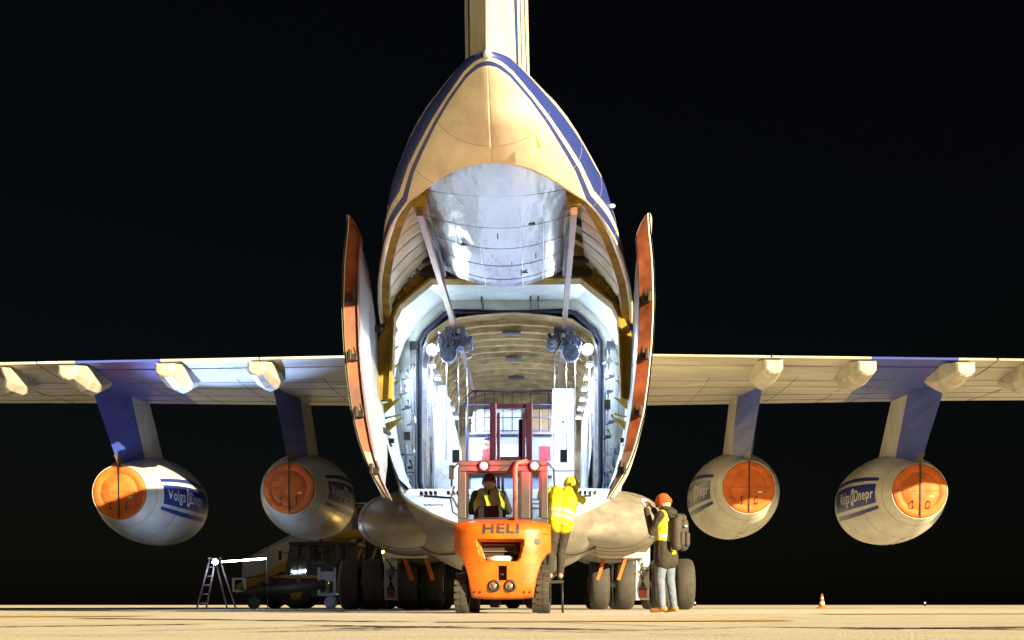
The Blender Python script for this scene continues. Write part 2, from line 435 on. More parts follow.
# pressure bulkhead with the hold opening
SEAL = [(-1.72, 2.2), (-1.8, 2.6), (-1.8, 5.38), (-1.7, 5.58), (-1.3, 5.94), (-1.1, 5.99), (1.1, 5.99), (1.3, 5.94), (1.7, 5.58), (1.8, 5.38), (1.8, 2.6), (1.72, 2.2)]
def bulkhead():
    b = MB(O); pts = []
    for a, c in zip(SEAL, SEAL[1:]):
        for k in range(5): pts.append((a[0] + (c[0] - a[0]) * k / 5, a[1] + (c[1] - a[1]) * k / 5))
    pts.append(SEAL[-1]); rr = []
    for p in pts:
        if p[1] < 5.0: x, z = math.copysign(2.33, p[0]) if p[1] > 3 else math.copysign(2.33 - .2 * (3 - p[1]), p[0]), p[1]
        else:
            s_ = math.hypot(p[0] / 2.36, (p[1] - 4.35) / 2.32); x, z = p[0] / s_, 4.35 + (p[1] - 4.35) / s_
        rr.append([(p[0], 28.0, p[1]), (x, 27.9, z), (x, 28.1, z), (p[0], 28.1, p[1])])
    b.loft(rr, True, True, False)
    o = b.build('pressure_bulkhead', M_WHITEIN, AC)
    s_ = MB(O); s_.tube([(p[0], 27.96, p[1]) for p in SEAL], .05, 8); s_.build('door_seal', mat('seal_blue_black', (.02, .025, .06), .5), o)
    # header panel above the opening
    h = MB(O); h.add([(-1.75, 25.3, 6.0), (1.75, 25.3, 6.0), (1.4, 27.9, 6.2), (-1.4, 27.9, 6.2)], [(0, 1, 2, 3)]); h.build('header_panel', M_WHITEIN, o)
    for x in (-.55, .4, .55): 
        k = MB(O); k.box(x, x + .03, 27.2, 27.9, 6.02, 6.12); k.build('cable_duct', M_DARK, o)
    random.seed(11)
    for sg in (-1, 1):
        for k in range(11):
            z = 2.5 + k * .3; x = sg * (2.02 + random.uniform(-.1, .1))
            q = MB(O)
            if random.random() < .5: q.box(x - .06, x + .06, 27.72, 27.88, z, z + random.uniform(.1, .22))
            else:
                q.tube([(x - .1, 27.8, z), (x + .08, 27.76, z + .05), (x + .02, 27.8, z + .2)], .022, 6)
                q.box(x - .04, x + .05, 27.74, 27.86, z + .02, z + .08)
            q.build('wall_fitting', random.choice([M_DARK, M_BLUEHOIST, M_STEEL]), o)
        for dx in (1.88, 1.94, 2.16):
            q = MB(O); q.tube([(sg * dx, 27.84, 2.4), (sg * dx, 27.84, 3.6), (sg * (dx + .03), 27.84, 5.2)], .018, 6); q.build('pipe', M_STEEL if dx > 1.9 else M_BLUEHOIST, o)
        for z in (2.75, 3.1):
            q = MB(O); q.tube([(sg * 1.86, 27.7, z), (sg * 2.2, 27.7, z)], .02, 6); q.tube([(sg * 2.05, 27.7, z - .25), (sg * 2.05, 27.7, z + .2)], .03, 6); q.build('pipe', M_BLUEHOIST, o)
bulkhead()
# saw-tooth latch brackets on the side sills
for sg in (-1, 1):
    for k, z in enumerate((5.05, 4.75, 4.42, 4.1, 3.78, 3.42)):
        b = MB(O); xo = sec(26, math.degrees(math.acos(max(-1, min(1, (4.35 - z) / 3.65)))) if z < 4.35 else 95, .06)[0]
        b.loft([[(sg * xo, 25.6, z - .2), (sg * xo, 25.6, z + .02), (sg * (xo - .36), 25.75, z + .16)],
                [(sg * xo, 25.66, z - .2), (sg * xo, 25.66, z + .02), (sg * (xo - .36), 25.81, z + .16)]], True, True, False)
        if k % 2: b.tube([(sg * xo, 25.62, z + .12), (sg * (xo - .3), 25.7, z + .2)], .02, 6)
        b.build('latch_bracket', mat('latch_yellow', (.42, .36, .03), .5, .1, .3, 5), AC)
        if k in (0, 2, 5):
            q = MB(O); q.box(min(sg * xo, sg * (xo - .2)), max(sg * xo, sg * (xo - .2)), 25.5, 25.6, z - .34, z - .26); q.tube([(sg * xo, 25.55, z - .22), (sg * (xo - .16), 25.55, z - .4)], .022, 6); q.build('latch_pin', M_DARK, AC)
# the raised centre door: bare metal, bowed
def centre_door():
    b = MB(O); rings = []
    def cz(u, t): return 5.8 - .17 * t - .13 * (1 - u * u) * min(1, .3 + t) + .16 * u * u * t
    for i in range(25):
        t = i / 24; Y = 17.63 + 5.92 * t; rr = []
        for j in range(25):
            u = j / 12 - 1; rr.append((u * min(1.05, math.sqrt((Y - 17.6) / 1.27) + .06), Y + .12 * (1 - u * u) * t, cz(u, t)))
        rings.append(rr)
    b.loft(rings, False, False)
    o = b.build('centre_door', M_SILVER, AC); md = o.modifiers.new('thickness', 'SOLIDIFY'); md.thickness = .09; md.offset = 1
    for t in (.22, .45, .62, .78, .92):
        q = MB(O); Yt = 17.8 + 5.75 * t; hw = min(1.04, math.sqrt((Yt - 17.6) / 1.27) + .05)
        q.tube([(u * hw, Yt + .12 * (1 - u * u) * t, cz(u, t) - .001) for u in [k / 10 - 1 for k in range(21)]], .007, 5); q.build('door_seam', M_DARK, o)
    for u in (-.62, -.3, .3, .62):
        q = MB(O); q.tube([(u * min(1.05, math.sqrt((17.8 + 5.75 * t - 17.6) / 1.27) + .06), 17.8 + 5.75 * t + .12 * (1 - u * u) * t, cz(u, t) - .001) for t in [.3 + .7 * k / 10 for k in range(11)]], .006, 5); q.build('door_seam', M_STEEL, o)
    for u in (-.97, .97):
        q = MB(O); q.tube([(u * 1.03, 18.4, 5.95), (u * 1.06, 21, 5.82), (u * 1.06, 23.6, 5.68)], .05, 6); q.build('door_side_rail', M_DARK, o)
    random.seed(5)
    for k in range(7):
        q = MB(O); x = random.uniform(-.6, .6); Y = random.uniform(20, 23); t = (Y - 17.8) / 5.75; z = cz(x / 1.04, t) - .012
        if k % 2: q.box(x - .05, x + .05, Y, Y + .02, z - .008, z + .012)
        else: q.box(x, x + .012, Y, Y + .2, z - .008, z + .012)
        q.build('door_fitting', M_DARK, o)
centre_door()
# cream soffit panels between the opening edge and the centre door
for sg in (-1, 1):
    P = 7
    for k in range(P):
        b = MB(O); rows = []
        for i in range(6):
            Y = 18.9 + 5.6 * (k + .03 + .94 * i / 5) / P; e = edge(Y) + 2; x0, z0 = sec(Y, e, .1); u = (Y - 18.9) / 5.6
            x1, z1 = 1.12 + .26 * u, 5.84 + .36 * u
            x1 = min(x1, x0 - .02)
            rows.append([(sg * (x0 + (x1 - x0) * t), Y, z0 + (z1 - z0) * t + .08 * math.sin(math.pi * t) * u) for t in [j / 8 for j in range(9)]])
        b.loft(rows, False, False); o = b.build('soffit_panel', M_CREAMIN, AC); md = o.modifiers.new('thickness', 'SOLIDIFY'); md.thickness = .03; md.offset = 0
# overhead hoist rails and hoists
M_RAIL = mat('rail_brown', (.2, .11, .075), .5, .3, .25, 5)
for sg in (-1, 1):
    b = MB(O); b.box(sg * 1.07 - .045, sg * 1.07 + .045, 19.4, 36, 5.52, 5.64); b.build('hoist_rail', M_RAIL, AC)
    q = MB(O); q.box(sg * 1.07 - .09, sg * 1.07 + .09, 19.35, 19.6, 5.645, 5.9); q.build('rail_bracket', M_OLIVE, AC)
    h = MB(O)
    h.box(sg * 1.07 - .26, sg * 1.07 + .26, 27.5, 28.1, 5.2, 5.42); h.box(sg * 1.07 - .2, sg * 1.07 + .2, 27.5, 28, 5.42, 5.6)
    h.lathe([(-.34, .0), (-.34, .15), (.34, .15), (.34, 0)], (sg * 1.07, 27.7, 5.3), 'x', 16)
    h.lathe([(-.12, .0), (-.12, .17), (.12, .17), (.12, 0)], (sg * 1.2, 27.45, 5.05), 'y', 14)
    ho = h.build('hoist', M_BLUEHOIST, AC, .015)
    for k in range(7):
        c = MB(O); x = sg * 1.07 + random.uniform(-.28, .28); c.tube([(x, 27.42, 5.45), (x + .06, 27.38, 5.25), (x - .05, 27.4, 5.05)], .02, 6)
        c.build('hoist_cable', random.choice([M_DARK, M_STEEL]), ho)
    for k in range(9):
        c = MB(O); x = sg * 1.07 + random.uniform(-.3, .3); z = random.uniform(5.0, 5.5); sz = random.uniform(.05, .12)
        c.obox((x, 27.38 + random.uniform(-.05, .05), z), (sz, .1, sz * random.uniform(.6, 1.6)), Matrix.Rotation(random.uniform(-.6, .6), 3, 'Y')); c.build('hoist_fitting', random.choice([M_DARK, M_BLUEHOIST, M_STEEL, M_BLUEHOIST]), ho)
    for dx in (-.18, .05, .22):
        c = MB(O); c.tube([(sg * 1.07 + dx, 27.8, 5.2), (sg * 1.07 + dx * 1.1, 27.8, 3.0)], .012, 6); c.build('hoist_chain', M_STEEL, ho)
    hk = MB(O); hk.box(sg * 1.07 - .07, sg * 1.07 + .07, 27.75, 27.87, 2.95, 3.2); hk.build('hoist_hook', M_DARK, ho)

# clamshell doors
def door(sg):
    prof = [(1.68, 1.70), (1.84, 2.05), (1.97, 2.5), (2.06, 3.0), (2.12, 3.5), (2.16, 4.0), (2.18, 4.6), (2.17, 5.2), (2.15, 5.5), (2.13, 5.72), (2.27, 5.96)]   # (x, z)
    def fwd(z): return interp([(1.7, 21.1), (2.0, 22.6), (2.5, 24.3), (2.9, 25.0), (4.4, 25.1), (5.0, 24.4), (5.5, 23.4), (5.96, 22.0)], z)[0]
    prof = [(a - (.09 if sg > 0 else .035), c) for a, c in prof]
    zs = [1.70 + (5.96 - 1.70) * i / 30 for i in range(31)]
    def px(z):
        for a, c in zip(prof, prof[1:]):
            if z <= c[1] + 1e-6: t = (z - a[1]) / (c[1] - a[1]); return a[0] + (c[0] - a[0]) * t
        return prof[-1][0]
    TH = [(1.7, .03), (2.2, .12), (3, .18), (4.6, .2), (5.4, .19), (5.72, .18), (5.96, .03)]
    root = thing('clamshell_door', '', ''); root.parent = AC
    for k_ in ('label', 'category'): del root[k_]
    inn = MB(O); out = MB(O); edge = MB(O); ri, ro, re = [], [], []
    for z in zs:
        x = px(z); t = interp(TH, z)[0]; f = fwd(z); zz = z
        row = []; row2 = []
        for k in range(13):
            u = k / 12; Y = 21.0 + (f - 21.0) * u
            bow = .02 * math.sin(u * math.pi)
            row.append((sg * (x + bow + .12 * u), Y, zz + .02 * u)); row2.append((sg * (x + t + .04 + .03 * u + .05 * math.sin(u * 3)), Y, zz + .02 * u + .03))
        ri.append(row); ro.append(row2)
        re.append([(sg * (x - .004), 21.06, zz), (sg * (x + t), 20.99, zz + .02), (sg * (x + t + .018), 21.02, zz + .03), (sg * (x + t + .018), 21.3, zz + .03), (sg * x, 21.3, zz)])
    inn.loft(ri, False, False); out.loft(ro, False, False)
    # close forward, top and bottom rims
    n = len(zs)
    out.add([p for i in range(n) for p in (ri[i][-1], ro[i][-1])], [(2 * i, 2 * i + 2, 2 * i + 3, 2 * i + 1) for i in range(n - 1)])
    out.add([p for k in range(13) for p in (ri[-1][k], ro[-1][k])], [(2 * i, 2 * i + 2, 2 * i + 3, 2 * i + 1) for i in range(12)])
    inn.build('inner_skin', M_DOORIN, root); out.build('outer_skin', M_CREAM, root)
    # rear edge in segments, split by latch pockets
    cuts = [0, 5, 12, 21, 30]
    cols = [mat('door_edge_grey', (.2, .13, .12), .5, .1, .25, 3), M_DOOREDGE, M_DOOREDGE, M_DOOREDGE]
    for a, c, m in zip(cuts, cuts[1:], cols):
        e = MB(O); e.loft([r_[:2] + [(r_[1][0], 21.3, r_[1][2]), r_[4]] for r_ in re[a:c + 1]], True, True, False); e.build('rear_edge', m, root)
    rim = MB(O); rim.loft([[r_[1], r_[2], r_[3], (r_[1][0], 21.3, r_[1][2])] for r_ in re], True, True, False); rim.build('edge_rim', M_WHITE, root)
    for k in (3, 9, 15, 21):
        r_ = re[k]; c = (Vector(r_[0]) + Vector(r_[1])) / 2; q = MB(O)
        q.obox((c.x, 20.98, c.z), (.13, .1, .1)); q.obox((c.x + sg * .04, 20.9, c.z + .02), (.05, .12, .16)); q.tube([(c.x - sg * .06, 20.95, c.z), (c.x - sg * .02, 20.9, c.z + .14)], .02, 6)
        q.build('latch', M_DARK, root, .008)
    h = MB(O); h.tube([(sg * 2.22, 24.2, 4.9), (sg * 2.2, 25.3, 5.15)], .07, 8); h.build('hinge_arm', M_DARK, root); h = MB(O); h.tube([(sg * 2.15, 24.6, 3.2), (sg * 2.2, 25.9, 3.3)], .05, 8); h.build('hinge_arm', M_DARK, root)
    return root
door(-1); door(1)

# ramp (tongue of the lower fuselage) and belly
RIM = [(22.5, 0.02, 1.31), (22.6, .3, 1.34), (22.75, .46, 1.38), (23, .68, 1.43), (23.5, .97, 1.55), (24, 1.22, 1.67), (24.75, 1.53, 1.85), (25.5, 1.79, 2.02), (26.2, 1.97, 2.19), (27, 2.1, 2.36)]
BOT = [(22.5, 1.28), (23, 1.2), (24, .98), (25.5, .74), (27, .63), (28, .6)]
def ramp():
    o = MB(O); top, bel = [], []
    for Y, hw, z in RIM:
        zb = interp(BOT, Y)[0]
        top.append([(hw * (k / 8 - 1), Y, z - .0) for k in range(17)])
        bel.append([(hw * math.copysign(abs(math.cos(math.pi * k / 24)) ** 1.08, math.cos(math.pi * k / 24)) * 1.005, Y, z - .01 - (z - zb) * math.sin(math.pi * k / 24) ** .85) for k in range(25)])
    b = MB(O); b.loft(bel, False, False); root = b.build('ramp', M_GREYBELLY, AC)
    t = MB(O); t.loft(top, False, False); t.build('ramp_floor', mat('ramp_white', (.72, .73, .74), .45, 0, .14, 3, .05, 6), root)
    rim = MB(O)
    pts = [(-hw, Y, z) for Y, hw, z in RIM[::-1]] + [(hw, Y, z) for Y, hw, z in RIM]
    rim.tube(pts, .035, 6); rim.build('ramp_rim', M_WHITE, root)
    random.seed(3)
    for sg in (-1, 1):
        for k in range(4):
            q = MB(O); x = sg * (1.62 - .09 * k); q.obox((x, 26.2 - .02 * k, 2.215), (.05, .3, .05)); q.build('tie_down', M_DARK, root)
        for k in range(4):
            q = MB(O); x = sg * (1.12 - .09 * k); q.obox((x, 26.3, 2.235), (.05, .25, .05)); q.build('tie_down', M_DARK, root)
        q = MB(O); q.tube([(sg * 1.55, 25.9, 2.14), (sg * 1.0, 25.7, 2.09), (sg * .9, 25.0, 1.92), (sg * .8, 24.4, 1.78)], .02, 6); q.build('floor_cable', M_DARK, root)
        q = MB(O); q.obox((sg * 1.3, 25.2, 1.965), (.35, .5, .02), Matrix.Rotation(R(13), 3, 'X')); q.build('floor_plate', M_STEEL, root)
        for k in range(6):
            q = MB(O); Y = 23.6 + .5 * k; z = 1.31 + (Y - 22.5) / 4.5 * 1.05 + .015
            q.obox((sg * (.25 + .09 * k), Y, z), (.3, .03, .03), Matrix.Rotation(R(13), 3, 'X')); q.build('roller_bar', M_STEEL, root)
        # seam and shackle on the belly
        sm = MB(O); pts = []
        for k in range(9):
            t = k / 8; Y = 26.6 - 2.2 * t; hw = interp([(r_[0], r_[1], r_[2]) for r_ in RIM], Y); zb = interp(BOT, Y)[0]
            a = math.pi * (.2 + .1 * t); pts.append((sg * hw[0] * math.cos(a) ** 1.08 * 1.02, Y - .02, hw[1] - .02 - (hw[1] - zb) * math.sin(a) ** .85 - .01))
        sm.tube(pts, .018, 6); sm.build('ramp_seam', M_DARK, root)
ramp()
FAIRT = list(((24.2, .8, 1.45, .04, .04), (24.6, 1.0, 1.48, .2, .14), (25.2, 1.35, 1.55, .4, .26), (26, 1.72, 1.65, .64, .42), (27, 1.98, 1.75, .86, .54), (28.2, 2.1, 1.8, .98, .61), (30, 2.18, 1.85, 1.02, .66), (33, 2.3, 1.9, 1.05, .7), (37, 2.4, 1.9, 1.15, .75), (40, 2.3, 1.95, 1.0, .7), (43, 2.1, 2.1, .6, .5), (45, 1.9, 2.2, .2, .2)))
for sg in (-1, 1):
    b = MB(O); rings = []
    for Y, cx, cz, hw, hh in FAIRT:
        rings.append([(sg * (cx + hw * math.cos(2 * math.pi * k / 32)), Y, cz + hh * math.copysign(abs(math.sin(2 * math.pi * k / 32)) ** .9, math.sin(2 * math.pi * k / 32))) for k in range(32)])
    gf = None
    def fr(Y, k):
        T = FAIRT; cx, cz, hw, hh = interp(T, Y); t = 2 * math.pi * k / 32; return (sg * (cx + hw * math.cos(t) * 1.004), Y, cz + hh * 1.004 * math.copysign(abs(math.sin(t)) ** .9, math.sin(t)))
    for Y in (27, 28.2, 30, 33):
        q = MB(O); q.tube([fr(Y, k - 14) for k in range(28)], .006, 5); q.build('panel_seam', mat('belly_seam', (.06, .055, .05), .7), AC)
    for k in (-10, -6, -3, 0):
        q = MB(O); q.tube([fr(Y, k) for Y in (27, 28.2, 30, 33, 37)], .006, 5); q.build('panel_seam', mat('belly_seam', (.06, .055, .05), .7), AC)
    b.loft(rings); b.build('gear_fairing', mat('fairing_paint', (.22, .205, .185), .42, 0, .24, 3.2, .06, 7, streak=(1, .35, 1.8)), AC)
    q = MB(O); q.box(min(sg * 1.9, sg * 2.9), max(sg * 1.9, sg * 2.9), 31, 31.06, 1.16, 1.28); q.build('gear_door', M_CREAM, AC)
    for x in (2.05, 2.55):
        q = MB(O); q.obox((sg * x, 33.5, .98), (.07, .5, .55), Matrix.Rotation(sg * R(18), 3, 'Y')); q.build('gear_door_link', M_ORANGE, AC)

# hold interior
def hold():
    F = 2.3; Y0, Y1 = 28.0, 38.5
    def arch(k, n, ins=0):   # wall foot to wall foot over the ceiling
        P = [(-1.76, F), (-1.8, 3.2), (-1.8, 4.5), (-1.79, 5.15), (-1.64, 5.56), (-1.24, 5.84), (-.65, 5.93), (0, 5.97)]
        P = P + [(-x, z) for x, z in P[::-1][1:]]
        t = k / n * (len(P) - 1); i = min(int(t), len(P) - 2); u = t - i
        x = P[i][0] + (P[i + 1][0] - P[i][0]) * u; z = P[i][1] + (P[i + 1][1] - P[i][1]) * u
        d = Vector((-x, 4.3 - z)).normalized() * ins
        return x + d.x, z + d.y
    fl = MB(O); fl.box(-1.9, 1.9, 27.0, Y1, F - .05, F); root = fl.build('hold_floor', mat('hold_floor_metal', (.5, .52, .55), .4, .3, .2, 3), AC)
    # walls (foil) and ceiling (tan quilt) as pillowed bays between ribs
    n = 56
    def surf(k0, k1, ins, name, m):
        b = MB(O); rows = []; Y = Y0
        while Y <= Y1 + .01:
            ph = (Y - Y0) / .75 % 1; pil = .05 * math.sin(math.pi * ph) if ph > .02 else 0
            rows.append([(arch(k, n, ins - pil)[0], Y, arch(k, n, ins - pil)[1]) for k in range(k0, k1 + 1)]); Y += .125
        b.loft(rows, False, False); b.build(name, m, root)
    surf(0, 15, 0, 'hold_wall', M_FOIL); surf(41, 56, 0, 'hold_wall', M_FOIL); surf(15, 41, 0, 'hold_ceiling', M_TAN)
    Y = Y0 + .75
    while Y < Y1:
      for ka, kb, rm_ in ((1, 14, M_STEEL), (14, 43, mat('rib_tan', (.44, .33, .16), .45, .3, .3, 4)), (43, 56, M_STEEL)):
        r_ = MB(O); rr = []
        for k in range(ka, kb + 1):
            pts = []
            for ins, dy in ((-.02, -.045), (.09, -.045), (.09, .045), (-.02, .045)):
                x, z = arch(k, n, ins); pts.append((x, Y + dy, z))
            rr.append(pts)
        r_.loft(rr, True, True, False); r_.build('hold_rib', rm_, root)
      Y += .75
    ew = MB(O); ew.add([(-1.85, Y1, F), (1.85, Y1, F), (1.85, Y1, 5.95), (-1.85, Y1, 5.95)], [(0, 1, 2, 3)]); ew.build('hold_end_wall', M_TAN, root)
    for Yc in (29.3, 32.2, 35.0):
        d = MB(O); d.lathe([(0, 0), (0, .2), (.05, .2), (.07, .0)], (.0, Yc, 5.78), 'z', 20); d.build('ceiling_vent', M_DARK, root)
    # lower wall panels with raked leading edge
    for sg in (-1, 1):
        p = MB(O); rows = []
        for k in range(9):
            t = k / 8
            rows.append([(sg * (1.72 - .12 * (1 - u) - .02 * math.sin(9 * u + t * 7)), 28.9 + (1 - u) * -.0 + t * 8.5 + (1.3 * u * (1 - t)), F + .02 + 2.15 * u) for u in [i / 10 for i in range(11)]])
        p.loft(rows, False, False); p.build('wall_panel', M_WRAP, root)
        po = MB(O); po.tube([(sg * 1.55, 28.4, F), (sg * 1.62, 28.5, 5.2)], .025, 6); po.build('hold_stanchion', M_STEEL, root)
    # lamps along the upper walls
    LE = emis('hold_lamp_glow', (.88, .93, 1.0), 60)
    for i in range(6):
        for sg in (-1, 1):
            Y = 28.55 + i * 1.6
            h = MB(O); h.box(sg * 1.62 - .07, sg * 1.62 + .07, Y - .12, Y + .12, 5.0, 5.07); lo = h.build('hold_lamp', M_WHITE, root)
            g = MB(O); g.box(sg * 1.6 - .05, sg * 1.6 + .05, Y - .09, Y + .09, 4.985, 4.998); g.build('lamp_lens', LE, lo) if False else g.build('lamp_lens', LE, root)
            l = lamp('hold_lamp_light', 'AREA', (sg * 1.5, Y - YF, 4.93), 24 if i < 2 else 20, (.58, .74, 1.0), root, .2, (0, sg * R(38), 0))
    # threshold floodlights on the bulkhead corners, shining aft and down on the ramp
    for sg in (-1, 1):
        h = MB(O); h.lathe([(-.06, 0), (-.06, .1), (.04, .13), (.04, .0)], (sg * 1.55, 27.84, 5.2), 'y', 16); h.build('threshold_lamp', M_WHITE, root)
        g = MB(O); g.lathe([(-.02, 0), (-.02, .09), (0, .09), (0, 0)], (sg * 1.55, 27.77, 5.2), 'y', 16); g.build('lamp_lens', LE, root)
        lamp('threshold_lamp_light', 'AREA', (sg * 1.5, 27.7 - YF, 5.17), 26, (.72, .84, 1.0), root, .2, (R(-42), 0, 0))
hold()

# fin and tailplane
def fin():
    b = MB(O); rings = []
    for z, yt, yl, th in ((6.45, 16.05, 24.6, .66), (6.75, 15.95, 24.2, .54), (7.0, 15.85, 23.8, .47), (7.3, 15.7, 23.2, .46), (9, 15.0, 21.0, .42), (11, 14.2, 18.8, .38), (13.4, 13.2, 17.2, .33)):
        c = yl - yt
        rings.append([(yt + c * t, th * h, z) for t, h in ((0, .03), (.01, .05), (.1, .28), (.2, .5), (.3, .69), (.42, .85), (.52, .95), (.62, 1), (.72, .96), (.8, .85), (.88, .66), (.93, .5), (.98, .22), (1, 0))])
    for sg in (-1, 1): b.loft([[(sg * x, y, z) for y, x, z in r_] for r_ in rings], False, False)
    b.loft([[(-r_[0][1], r_[0][0], r_[0][2]), (r_[0][1], r_[0][0], r_[0][2])] for r_ in rings], False, False)
    f = b.build('fin', M_CREAM, AC)
    def fx(z, t):
        tab = [(6.45, 16.05, 24.6, .66), (6.75, 15.95, 24.2, .54), (7.0, 15.85, 23.8, .47), (7.3, 15.7, 23.2, .46), (9, 15.0, 21.0, .42), (11, 14.2, 18.8, .38), (13.4, 13.2, 17.2, .33)]
        yt, yl, th = interp(tab, z); h = interp([(0, .03), (.01, .05), (.1, .28), (.2, .5), (.3, .69), (.42, .85), (.52, .95), (.62, 1), (.72, .96), (.8, .85), (.88, .66), (.93, .5), (.98, .22), (1, 0)], t)[0]
        return th * h + .006, yt + (yl - yt) * t
    for sg in (-1, 1):
        for (t0, t1, w0, w1) in ((.29, .24, .012, .045), (.37, .33, .006, .01), (.5, .38, .01, .014)):
            s_ = MB(O); rr = []
            for k in range(15):
                z = 6.7 + k * .32; tt = t0 + (t1 - t0) * (k / 14) ** .8; w = w0 + (w1 - w0) * k / 14
                row = []
                for j in range(4):
                    t = tt - w + 2 * w * j / 3; x, y = fx(z, t); row.append((sg * x, y, z))
                rr.append(row)
            s_.loft(rr, False, False); s_.build('fin_stripe', mat('fin_blue', (.03, .07, .33), .35), f)
    tp = MB(O)
    for sg in (-1, 1):
        tp.loft([[(sg * x, y0, z), (sg * x, (y0 + y1) / 2, z + h), (sg * x, y1, z), (sg * x, (y0 + y1) / 2, z - h)] for x, y0, y1, z, h in ((0, 12.8, 17.6, 13.5, .3), (8.7, 11.2, 13.2, 13.5, .1))], True, True, False)
    tp.build('tailplane', M_WING, AC)
fin()
q = MB(O); q.lathe([(-.05, 0), (-.04, .03), (-.01, .05), (.06, .055)], (0, 16.0, 6.42), 'y', 14); q.build('tail_light', M_WHITE, AC)
q = MB(O); q.loft([[(.55, 17.15, 5.86), (.6, 17.35, 5.8), (.57, 17.18, 5.72)], [(.56, 17.15, 5.86), (.61, 17.35, 5.8), (.58, 17.18, 5.72)]], True, True, False); q.build('antenna_blade', M_OLIVE, AC)
for sg in (-1, 1):
    q = MB(O); x, z = sec(20.3, 92); q.lathe([(0, .03), (.06, .03), (.08, 0)], (sg * x, 20.3, z), 'x' , 8); q.build('side_light', M_WHITE, AC)

# wings
WT = [(1.6, 33.6, 43.2, 6.10, 6.24), (11.6, 32.0, 38.6, 5.65, 5.72), (25, 30.2, 33.4, 5.0, 5.0)]   # x, Yte, Yle, zte, zle (underside)
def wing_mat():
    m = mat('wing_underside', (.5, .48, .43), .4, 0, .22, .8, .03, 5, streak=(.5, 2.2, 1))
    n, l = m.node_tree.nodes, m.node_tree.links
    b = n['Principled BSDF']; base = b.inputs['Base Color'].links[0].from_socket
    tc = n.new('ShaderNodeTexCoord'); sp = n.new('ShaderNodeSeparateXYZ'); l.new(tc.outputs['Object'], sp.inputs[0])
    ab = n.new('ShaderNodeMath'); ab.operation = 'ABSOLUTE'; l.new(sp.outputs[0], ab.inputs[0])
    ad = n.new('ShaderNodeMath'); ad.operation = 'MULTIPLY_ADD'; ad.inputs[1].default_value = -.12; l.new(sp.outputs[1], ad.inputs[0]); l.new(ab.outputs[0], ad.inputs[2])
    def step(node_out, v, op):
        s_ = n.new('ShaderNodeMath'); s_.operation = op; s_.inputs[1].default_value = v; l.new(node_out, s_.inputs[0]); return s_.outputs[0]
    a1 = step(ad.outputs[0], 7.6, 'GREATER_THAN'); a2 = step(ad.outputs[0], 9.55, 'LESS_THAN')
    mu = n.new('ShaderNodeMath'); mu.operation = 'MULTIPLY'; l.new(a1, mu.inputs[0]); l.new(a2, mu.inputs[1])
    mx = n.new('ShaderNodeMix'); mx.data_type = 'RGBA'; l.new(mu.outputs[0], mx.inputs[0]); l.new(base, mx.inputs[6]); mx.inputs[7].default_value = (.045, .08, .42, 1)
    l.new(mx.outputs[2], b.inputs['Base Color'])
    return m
M_WUND = wing_mat()
def wing_pt(x, t, top):   # t 0 at trailing edge, 1 at leading edge
    yt, yl, zt, zl = interp(WT, x); c = yl - yt
    zb = zt + (zl - zt) * t - .045 * c * math.sin(math.pi * t) ** .8 * .35
    th = c * .11 * 2.3 * t ** 1.25 * math.sqrt(max(0, 1 - t)) + .05 * (1 - t)
    return yt + c * t, (zb + th if top else zb)
